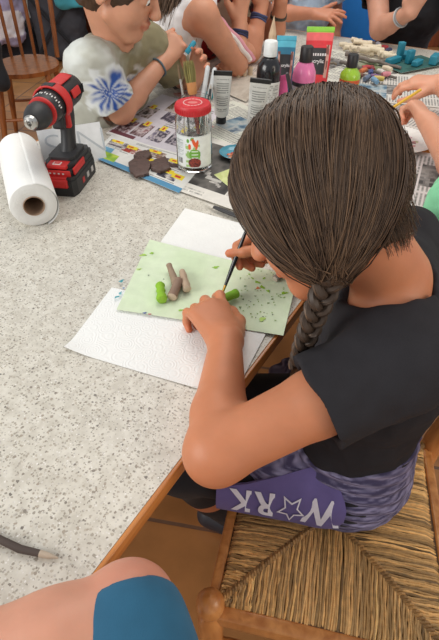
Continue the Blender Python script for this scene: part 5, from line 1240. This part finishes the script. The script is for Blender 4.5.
# brush in his hand
t_ = btp['R'][0]; bp0, bp1 = t_[4]*.5+t_[0]*.5, None
bb = empty('paint_brush', bp0, 'slim black brush in the tie-dye boy\'s raised hand', 'brush'); dv = unit(A(-.55, -.10, .32))
MB().tube([-dv*.05, dv*.02, dv*.10], [.003, .0034, .0022], (28, 28, 30), n=10).build('handle', GLOSS, bb); MB().tube([-dv*.068, -dv*.05], [.0022, .003], (190, 186, 180), n=10).build('ferrule', SATIN, bb)
MB().tube([-dv*.084, -dv*.076, -dv*.068], [.0004, .0022, .0022], (150, 60, 70), n=8).build('bristles', MATTE, bb)
t_ = btp['L'][0]; tq = (t_[1]+t_[4])/2+A(0, 0, .006); mk = empty('turquoise_marker', tq, 'short turquoise marker held up by the tie-dye boy\'s fingers', 'marker'); dv = unit(A(.45, .2, .5)); MB().tube([-dv*.02, dv*.016, dv*.02], [.0075, .007, .004], (36, 150, 178), n=14).build('shell', SATIN, mk)
MB().tube([-dv*.026, -dv*.02], [.0055, .0055], (226, 226, 222), n=12).build('white_end', SATIN, mk)
stool(A(-.48, 1.62, 0), .2, 'round wooden stool the boy in tie-dye sits on')
# --- long haired child in pink and white
C = dict(shR=A(-.050, 1.735, .965), shL=A(-.06, 1.99, .945), neck=A(-.085, 1.86, .985), chest=A(-.17, 1.90, .82), pel=A(-.33, 2.0, .53), elR=A(.060, 1.868, .79), wrR=A(.068, 1.935, .905), elL=A(.10, 2.02, .79), wrL=A(.075, 1.915, .80),
         knL=A(-.01, 1.98, .5), knR=A(-.08, 1.82, .5), anL=A(-.04, 2.0, .085), anR=A(-.11, 1.84, .085))
chd = dict(c=A(-.045, 1.865, 1.12), f=A(.80, -.10, -.55), u=A(.55, -.05, .82), s=1.0, nr=.044)
kid, c0, ctp, cW = make_body('person', 'long haired child in pink and white top leaning on a bare elbow', C, (208, 146, 114), vox=.004, head=chd, hands=dict(R=dict(d=A(.12, .12, 1), n=A(.6, -.7, .1), L=.15, c=RELAX), L=dict(d=A(-.4, -.6, .15), n=A(-.1, .3, 1), L=.145, c=GRIP)), armr=(.044, .039, .034, .034, .023))
def pinkwhite(V):
    n = vnoise(V, 50, 4); w = np.clip((n-.45)*6, 0, 1)[:, None]; s_ = ((V-C['neck'])@unit(A(.5, -.8, .2)) > .16)[:, None]
    c = np.array(srgb(238, 234, 234))*np.ones((len(V), 1)); p = np.array(srgb(226, 150, 160))*(1-w)+np.array(srgb(240, 214, 214))*w
    return np.where(s_, p, c)
CN = dict(C, shR=lerp(C['shR'], C['neck'], .42), shL=lerp(C['shL'], C['neck'], .42))
make_shirt(kid, c0, CN, pinkwhite, 'top', slv=.02, slr=(.040, .040), off=.009, hem=-.05, headc=chd['c'], neck_r=.058, wr=.005)
m = MB(); ap = at(196, 3, .99); lf = [ap, at(185, 22, .945), at(179, 42, .865), at(184, 62, .805)]; rt = [ap, at(216, 20, .94), at(237, 42, .87), at(250, 60, .805)]
def smooth_path(p, n=14):
    p = np.array(p); t = np.linspace(0, len(p)-1.001, n); i = t.astype(int); return p[i]*(1-(t-i))[:, None]+p[np.minimum(i+1, len(p)-1)]*(t-i)[:, None]
for pth, cl in ((lf, (242, 232, 226)), ([q+A(-.012, .012, -.004) for q in lf], (232, 170, 178)), (rt, (242, 232, 226)), ([q+A(.012, .014, -.002) for q in rt], (230, 160, 172))):
    q = smooth_path(pth); m.tube([x+A(0, 0, .003*math.sin(i*1.7))-c0 for i, x in enumerate(q)], .0075+.002*np.abs(np.sin(np.arange(len(q))*1.1)), cl, n=8)
m.build('sleeve_trim', CLOTH, kid)
make_legwear(kid, c0, C, flat((90, 110, 150)), 'shorts', upto=.4, top=.05); make_shoes(kid, c0, C, (200, 120, 140)); hc_ = hair_cap(kid, c0, cW, 1.0, (84, 62, 48))
rr = np.random.RandomState(5); HPc = []; HCc = []
for i in range(900):
    sd_ = 1 if rr.rand() < .5 else -1; p0 = cW(-.02+.07*rr.rand(), sd_*.012*rr.rand(), .112); p1 = cW(.0+.05*rr.randn(), sd_*(.086+.010*rr.rand()), .01); p2 = cW(-.03+.030*rr.randn(), sd_*(.082+.014*rr.rand()), -.09); p3 = p2+A(-.03+.012*rr.randn(), .012*rr.randn(), -rr.uniform(.08, .15))
    k = rr.rand(); col_s = np.array((74, 56, 44))*(1-k)+np.array((156, 132, 112))*k
    pts = [lerp(lerp(p0, p1, t), lerp(p1, p2, t), t) if t <= 1 else lerp(p2, p3, t-1) for t in np.linspace(0, 2, 9)]
    HPc.append(np.array(pts)-c0); HCc.append(col_s)
strand_mesh('strands', np.array(HPc), np.tile(np.linspace(.0022, .0008, 9), (len(HPc), 1)), np.array(HCc), HAIR, hc_)
bracelet(kid, c0, lerp(C['elR'], C['wrR'], .66), C['wrR']-C['elR'], .030, (52, 56, 92), k=3)
stool(A(-.35, 2.02, 0), .5, 'round wooden stool the long haired child sits on')
# --- child in the cream and red tee
D = dict(shR=A(.0, 2.02, .97), shL=A(.12, 2.26, .96), neck=A(.03, 2.16, 1.0), chest=A(-.06, 2.20, .83), pel=A(-.2, 2.30, .53), elR=A(.115, 2.025, .79), wrR=A(.150, 2.085, .925), elL=A(.215, 2.19, .79), wrL=A(.225, 2.14, .93), knL=A(.1, 2.28, .5), knR=A(.02, 2.12, .5), anL=A(.08, 2.3, .085), anR=A(0, 2.15, .085))
dhd = dict(c=A(.09, 2.13, 1.13), f=A(.86, -.3, -.4), u=A(.4, -.1, .9), s=1.0, nr=.045)
kd, d0, dtp, dW = make_body('person', 'child in cream tee with red patches resting two raised forearms', D, (200, 136, 104), vox=.0045, head=dhd, hands=dict(R=dict(d=A(.1, -.1, 1), n=A(.5, -.7, .1), L=.15, c=RELAX), L=dict(d=A(.05, -.2, 1), n=A(.6, -.6, 0), L=.15, c=RELAX)), armr=(.044, .039, .034, .034, .023))
def creamred(V):
    n = vnoise(V, 24, 12); e = vnoise(V, 60, 13); c = np.tile(np.array(srgb(214, 202, 180)), (len(V), 1)); c[n > .60] = srgb(172, 38, 42); c[(n > .55) & (n <= .60)] = srgb(70, 44, 44); c[(e > .72) & (n < .5)] = srgb(226, 216, 200); return c
make_shirt(kd, d0, D, creamred, 'patterned_tee', slv=.42, off=.010, hem=-.05, headc=dhd['c'], wr=.004)
make_legwear(kd, d0, D, flat((70, 74, 90)), 'trousers', top=.05); make_shoes(kd, d0, D); hair_cap(kd, d0, dW, 1.0, (60, 46, 36))
bracelet(kd, d0, lerp(D['elR'], D['wrR'], .70), D['wrR']-D['elR'], .028, (70, 80, 120), k=3); bracelet(kd, d0, lerp(D['elL'], D['wrL'], .62), D['wrL']-D['elL'], .028, (90, 84, 70), k=2)
stool(A(-.22, 2.32, 0), .9, 'round wooden stool the child in cream tee sits on')
# --- standing child in the pale blue shirt
Fp = dict(shR=A(.325, 2.62, .945), shL=A(.56, 2.68, .945), neck=A(.44, 2.645, .985), chest=A(.425, 2.69, .80), pel=A(.405, 2.74, .56), elR=A(.315, 2.53, .815), wrR=A(.452, 2.42, .835), elL=A(.605, 2.72, .74), wrL=A(.60, 2.66, .55), knL=A(.49, 2.72, .31), knR=A(.345, 2.72, .31), anL=A(.49, 2.74, .085), anR=A(.345, 2.74, .085), hiplat=A(1, .15, 0))
Fp = {k: (v+A(-.055, 0, 0) if k != 'hiplat' else v) for k, v in Fp.items()}
fhd = dict(c=A(.395, 2.61, 1.10), f=A(.1, -.85, -.4), u=A(0, -.4, .9), s=.95, nr=.042)
kf, f0, ftp, fW = make_body('person', 'small child in pale blue shirt standing with spread fingers at the table corner', Fp, (206, 140, 110), vox=.0045, head=fhd, hands=dict(R=dict(d=A(.85, -.35, .05), n=A(.2, -.5, .9), L=.135, c=[(8, 14, 10), (10, 14, 10), (14, 16, 10), (18, 16, 10)], spread=(.35, .12, -.12, -.35), thumb=((.5, .85, .1), (.6, .75, .05), (.7, .6, .0))), L=dict(d=A(0, -.2, -1), n=A(1, -.2, 0), L=.135, c=RELAX)), armr=(.042, .037, .032, .031, .021))
def paleblue(V):
    n = vnoise(V, 60, 21); w = np.clip((n-.5)*4, 0, 1)[:, None]; return np.array(srgb(186, 208, 232))*(1-w)+np.array(srgb(214, 226, 240))*w
make_shirt(kf, f0, Fp, paleblue, 'shirt', slv=.55, off=.012, hem=-.09, headc=fhd['c'], wr=.004); make_legwear(kf, f0, Fp, flat((80, 90, 120)), 'shorts', upto=.45, top=.04); make_shoes(kf, f0, Fp); hair_cap(kf, f0, fW, .95, (90, 70, 50))
# --- person in black at the far end with a knife
Gp = dict(shR=A(.585, 2.50, 1.00), shL=A(.90, 2.42, 1.0), neck=A(.755, 2.46, 1.045), chest=A(.775, 2.52, .84), pel=A(.80, 2.60, .53), elR=A(.600, 2.295, .805), wrR=A(.668, 2.18, .885), elL=A(.96, 2.26, .82), wrL=A(.87, 2.12, .80), knL=A(.86, 2.24, .5), knR=A(.68, 2.28, .5), anL=A(.87, 2.30, .085), anR=A(.69, 2.34, .085), hiplat=unit(A(.95, -.2, 0)))
Gp = {k: (v+A(.05, 0, 0) if k != 'hiplat' else v) for k, v in Gp.items()}
ghd = dict(c=A(.785, 2.41, 1.19), f=A(-.1, -.8, -.55), u=A(0, -.5, .85), s=1.06, nr=.05)
gp, gp0, gpt, gpW = make_body('person', 'person in black t-shirt at the far table end whittling a teal piece', Gp, (206, 150, 124), vox=.0045, head=ghd, hands=dict(R=dict(d=A(.18, -.25, .9), n=A(-.3, -.9, .2), L=.165, c=GRIP, thumb=((.8, .3, .35), (.95, -.1, .3), (1, -.3, .2))), L=dict(d=A(-.55, -.2, .35), n=A(.3, -.6, -.7), L=.16, c=GRIP)), armr=(.05, .044, .038, .037, .026), fat=1.08)
make_shirt(gp, gp0, Gp, flat((26, 26, 32)), 't_shirt', slv=.55, slr=(.066, .064), off=.012, hem=-.05, headc=ghd['c'], wr=.004, fat=1.08); make_legwear(gp, gp0, Gp, flat((50, 56, 76)), 'trousers', top=.05); make_shoes(gp, gp0, Gp); hair_cap(gp, gp0, gpW, 1.06, (96, 70, 48))
bracelet(gp, gp0, lerp(Gp['elR'], Gp['wrR'], .70), Gp['wrR']-Gp['elR'], .033, (196, 196, 196), k=2, th=.0035)
t_ = gpt['R'][0]; kp = (t_[4]+t_[0])/2; kf_ = empty('knife', kp, 'slim pale bladed knife in the fist of the person in black', 'knife'); dv = unit(A(1, .15, .12)); MB().tube([-dv*.05, -dv*.01, dv*.03], [.007, .008, .007], (58, 96, 100), n=12, flat=.7).build('handle', SATIN, kf_); MB().tube([dv*.03, dv*.08, dv*.14, dv*.165], [.007, .0085, .007, .001], (206, 208, 206), n=10, flat=.2, up=A(0, -.5, 1)).build('blade', mat('steel', (190, 188, 184), .28, .95), kf_)
t_ = gpt['L'][0]; kp = (t_[4]+t_[1])/2; o_ = MB().box((0, 0, 0), (.055, .018, .016), bev=.004).build('teal_block', teal, loc=kp); o_.rotation_euler = (.2, .15, .3); tag(o_, 'small teal block held in the hand of the person in black', 'block', 'teal painted blocks')
bch = empty('plastic_chair', A(.865, 2.60, 0), 'bright blue plastic chair behind the person in black', 'chair', rz=.18); blu = mat('blue_plastic', (48, 132, 214), .4, var=.04)
S = SDF(A(-.3, -.3, .3), A(.3, .4, 1.1), .006)
def slabsdf(c, h, r, R, op='add', k=.01):
    c = A(*c); h = A(*h); sl, P = S._sub(c-np.linalg.norm(h)-.03, c+np.linalg.norm(h)+.03); q = np.abs((P-c)@R)-(h-r); d = np.linalg.norm(np.maximum(q, 0), axis=-1)+np.minimum(q.max(-1), 0)-r; S._put(sl, d.astype(np.float32), k, op)
RT = np.array([[1, 0, 0], [0, math.cos(.2), -math.sin(.2)], [0, math.sin(.2), math.cos(.2)]])
slabsdf((0, .0, .44), (.22, .21, .016), .014, np.eye(3)); slabsdf((0, .24, .70), (.23, .018, .25), .016, RT.T if 0 else np.array([[1, 0, 0], [0, math.cos(-.2), math.sin(-.2)], [0, -math.sin(-.2), math.cos(-.2)]]).T, k=.03)
V, Fq = S.mesh(); link_mesh('seat_shell', V, Fq, blu, bch)
m = MB(); fr_ = [A(x*.17, .205+.20*(z-.5), z) for x, z in ((-1, .52), (-1, .82), (-.8, .88), (.8, .88), (1, .82), (1, .52))]; m.tube(fr_, .006, n=8); m.build('back_groove', mat('dark_blue', (30, 84, 150), .5), bch)
for x in (-.19, .19):
    for y in (-.17, .17): MB().tube([A(x*.9, y*.9, .43), A(x*1.1, y*1.15, 0)], [.016, .013], n=10).build('leg', blu, bch)
# --- child on the near side in mint green, two hands reaching in
Hp = dict(shR=A(.565, 1.0, .885), shL=A(.425, .765, .860), neck=A(.505, .875, .915), chest=A(.565, .85, .77), pel=A(.665, .80, .53), elR=A(.69, 1.27, .80), wrR=A(.635, 1.53, .835), elL=A(.535, 1.0, .80), wrL=A(.512, 1.235, .835), knR=A(.42, 1.10, .5), knL=A(.34, .98, .5), anL=A(.36, .98, .085), anR=A(.44, 1.1, .085), hiplat=unit(A(.5, .86, 0)))
hhd = dict(c=A(.55, .93, 1.07), f=A(-.5, .7, -.45), u=A(-.3, .4, .85), s=.95, nr=.043)
hk_, h0, htp, hW = make_body('person', 'child in mint green top reaching two hands over the newspapers, one with pencil', Hp, (210, 148, 118), vox=.0038, head=hhd, hands=dict(R=dict(d=A(-.85, .35, -.02), n=A(-.1, -.2, 1), L=.145, c=[(18, 30, 20), (22, 34, 22), (28, 40, 25), (34, 44, 25)], spread=(.2, .06, -.06, -.2)), L=dict(d=A(-.16, .9, .25), n=A(.45, .1, .8), L=.145, c=[(40, 56, 30), (52, 66, 36), (60, 72, 40), (64, 74, 40)], thumb=((.8, .5, .3), (.95, .1, .3), (1, -.2, .2)))), armr=(.046, .042, .037, .037, .025))
make_shirt(hk_, h0, Hp, flat((132, 206, 158)), 'mint_top', slv=.5, slr=(.064, .064), off=.012, hem=-.06, headc=hhd['c'], wr=.004); make_legwear(hk_, h0, Hp, flat((28, 28, 32)), 'trousers', top=.05); make_shoes(hk_, h0, Hp); hair_cap(hk_, h0, hW, .95, (96, 72, 52))
t_ = htp['L'][0]; kp = at(403, 101, .885); yp = empty('pencil', kp, 'yellow pencil held by the child in the mint green top', 'pencil'); dv = unit(A(.50, .35, .20)); dv = unit(at(416, 92, .85)-at(388, 110, .80))
MB().tube([-dv*.030, dv*.045], .0034, (226, 176, 60), n=7, smooth=False).build('barrel', SATIN, yp); MB().tube([-dv*.044, -dv*.030], [.0005, .0035], (220, 184, 140), n=8).build('tip', MATTE, yp)
stool(A(.685, .79, 0), .3, 'round wooden stool the child in mint green sits on')
# --- the seated adult whose bent leg shows in front
leg_skin = (206, 146, 120); lo_, hi_ = A(-.62, -.6, .0), A(.3, .34, .98); S = SDF(lo_, hi_, .005)
kneeC = at(131, 628, .795); hipC = A(.10, -.36, .66); shin = at(-60, 668, .808); kn_ = unit(A(-.3, .95, -.06))
S.cone(hipC, kneeC, .070, .040, .03); S.cone(kneeC+A(-.01, .010, -.002), lerp(kneeC, shin, .4), .042, .042, .02); S.cone(lerp(kneeC, shin, .4), shin+A(-.12, -.03, .0), .042, .032, .02)
S.ell(kneeC+A(-.004, .017, -.004), A(.0445, .0445, .0445), k=.008)
V, Fq = S.mesh(); p0 = A(hipC[0], hipC[1], 0); c = tint(V, leg_skin, [(kneeC+A(0, .04, .04), .05, (206, 138, 114))])
ad = link_mesh('person', V-p0, Fq, SKIN, cols=c, loc=p0); tag(ad, 'bare bent knee in teal shorts of a person seated at the table front', 'person')
S = SDF(lo_, hi_, .005); _cone_clip(S, hipC, kneeC, .092, .0520, .02, [(kneeC+kn_*.024, kn_)]); S.disp(lambda P: .002*(2*vnoise(P, 18, 31)-1)); V, Fq = S.mesh()
link_mesh('shorts', V-p0, Fq, CLOTH, ad, cols=flat((36, 92, 122))(V))
# ------------------------------------------------------------------ behind: chair, jacket, bags
sc_ = spindle_chair(A(-1.11, 3.10, 0), .15, 'empty spindle back chair with black jacket standing behind the drill')
S = SDF(A(-1.75, 2.5, .3), A(-.95, 3.3, 1.2), .008)
S.cone(A(-1.20, 2.82, .86), A(-1.22, 2.78, .50), .06, .085, .03); S.cone(A(-1.34, 2.86, .86), A(-1.38, 2.82, .46), .08, .10, .03); S.cone(A(-1.16, 2.80, .62), A(-1.15, 2.77, .46), .05, .05, .03)
S.disp(lambda P: .014*(2*vnoise(P, 14, 41)-1)); V, Fq = S.mesh(); jo = A(-1.3, 2.8, .4)
tag(link_mesh('jacket', V-jo, Fq, CLOTH, cols=flat((26, 26, 30))(V), loc=jo), 'black jacket bundled at the side of the empty spindle chair', 'jacket')
def softbox(name, label, cat, c, h, r, rz, col, vox=.012, amp=.02, m_=None, colfn=None, lean=0):
    global S
    c = A(*c); n_ = np.linalg.norm(h)+.08; S = SDF(c-n_, c+n_, vox); R = rotz(rz)@np.array([[1, 0, 0], [0, math.cos(lean), -math.sin(lean)], [0, math.sin(lean), math.cos(lean)]]); slabsdf(c, h, r, R); S.disp(lambda P: amp*(2*vnoise(P, 9, 51)-1)+.3*amp*(2*vnoise(P, 30, 52)-1)); V, Fq = S.mesh(); o0 = A(c[0], c[1], c[2]-h[2])
    o = link_mesh(name, V-o0, Fq, m_ or CLOTH, cols=(colfn or flat(col))(V), loc=o0); return tag(o, label, cat), o0
bp_, bo = softbox('backpack', 'dark grey backpack with crossed straps on the floor by the wall', 'backpack', (-1.36, 4.85, .30), (.21, .14, .29), .09, .1, (66, 66, 72))
m = MB()
for s_ in (1, -1): m.tube([A(-.17*s_, -.16, .50), A(0, -.185, .30), A(.17*s_, -.16, .08)], .014, (30, 30, 34), n=8, flat=.4, up=A(0, 1, 0))
m.build('straps', CLOTH, bp_)
m = MB(); m.box((.06, -.17, .52), (.05, .03, .06), (200, 60, 50), bev=.008); m.build('red_tag', CLOTH, bp_)
tb_, to_ = softbox('cloth_bag', 'turquoise cloth bag with pale strap on top of the dark backpack', 'bag', (-1.17, 4.72, .62), (.15, .07, .20), .05, .25, (70, 160, 176))
m = MB(); m.tube([A(-.04, -.085, .40), A(.0, -.095, .25), A(.05, -.09, .22)], .018, (206, 206, 196), n=8, flat=.4); m.build('strap', CLOTH, tb_)
softbox('pouch', 'small mauve pouch beside the turquoise bag', 'bag', (-.93, 4.70, .265), (.07, .06, .265), .05, .3, (176, 140, 170))
softbox('duffel_bag', 'dark brown duffel bag against the panelled wall', 'bag', (-.80, 5.02, .32), (.25, .16, .32), .1, 0, (52, 38, 34))
softbox('towel_heap', 'crumpled white and lilac towel heap behind the spindle chair', 'towel', (-1.9, 4.7, .42), (.28, .22, .24), .12, .4, (200, 190, 200), amp=.05, colfn=lambda V: np.where((vnoise(V, 5, 61) > .5)[:, None], np.array(srgb(222, 216, 220)), np.array(srgb(160, 150, 178))))
softbox('dark_rucksack', 'black rucksack on the floor left of the grey backpack', 'backpack', (-1.86, 4.95, .13), (.28, .2, .14), .08, 0, (34, 34, 40))
# ------------------------------------------------------------------ light
wd = bpy.data.worlds.new('daylight'); SC.world = wd; wd.use_nodes = True
bg = wd.node_tree.nodes['Background']; bg.inputs[0].default_value = (.92, .96, 1, 1); bg.inputs[1].default_value = .55
def area(name, loc, target, size, power, col=(1, 1, 1)):
    l = bpy.data.lights.new(name, 'AREA'); l.shape = 'RECTANGLE'; l.size, l.size_y = size; l.energy = power; l.color = col
    o = bpy.data.objects.new(name, l); COL.objects.link(o); o.location = loc
    o.rotation_euler = (Vector(target)-Vector(loc)).to_track_quat('-Z', 'Y').to_euler(); return o
area('window_light', (-2.6, -.4, 2.2), (0, 1.0, .7), (1.8, 1.4), 62, (1, .98, .94))
area('warm_right_light', (2.4, -1.0, 1.9), (.2, .5, .6), (1.4, 1.6), 30, (1, .86, .70))  # unseen warm area light, right and behind the camera; no door stands there
area('overhead_fill', (.1, 2.0, 2.7), (.1, 2.1, 0), (1.4, 1.4), 26, (1, .95, .88))  # unseen overhead fill, strengthened to brighten the far end of the table
SC.view_settings.view_transform = 'Standard'; SC.view_settings.look = 'None'; SC.view_settings.gamma = 1; SC.view_settings.exposure = 0
try: SC.view_settings.use_curve_mapping = False
except Exception: pass
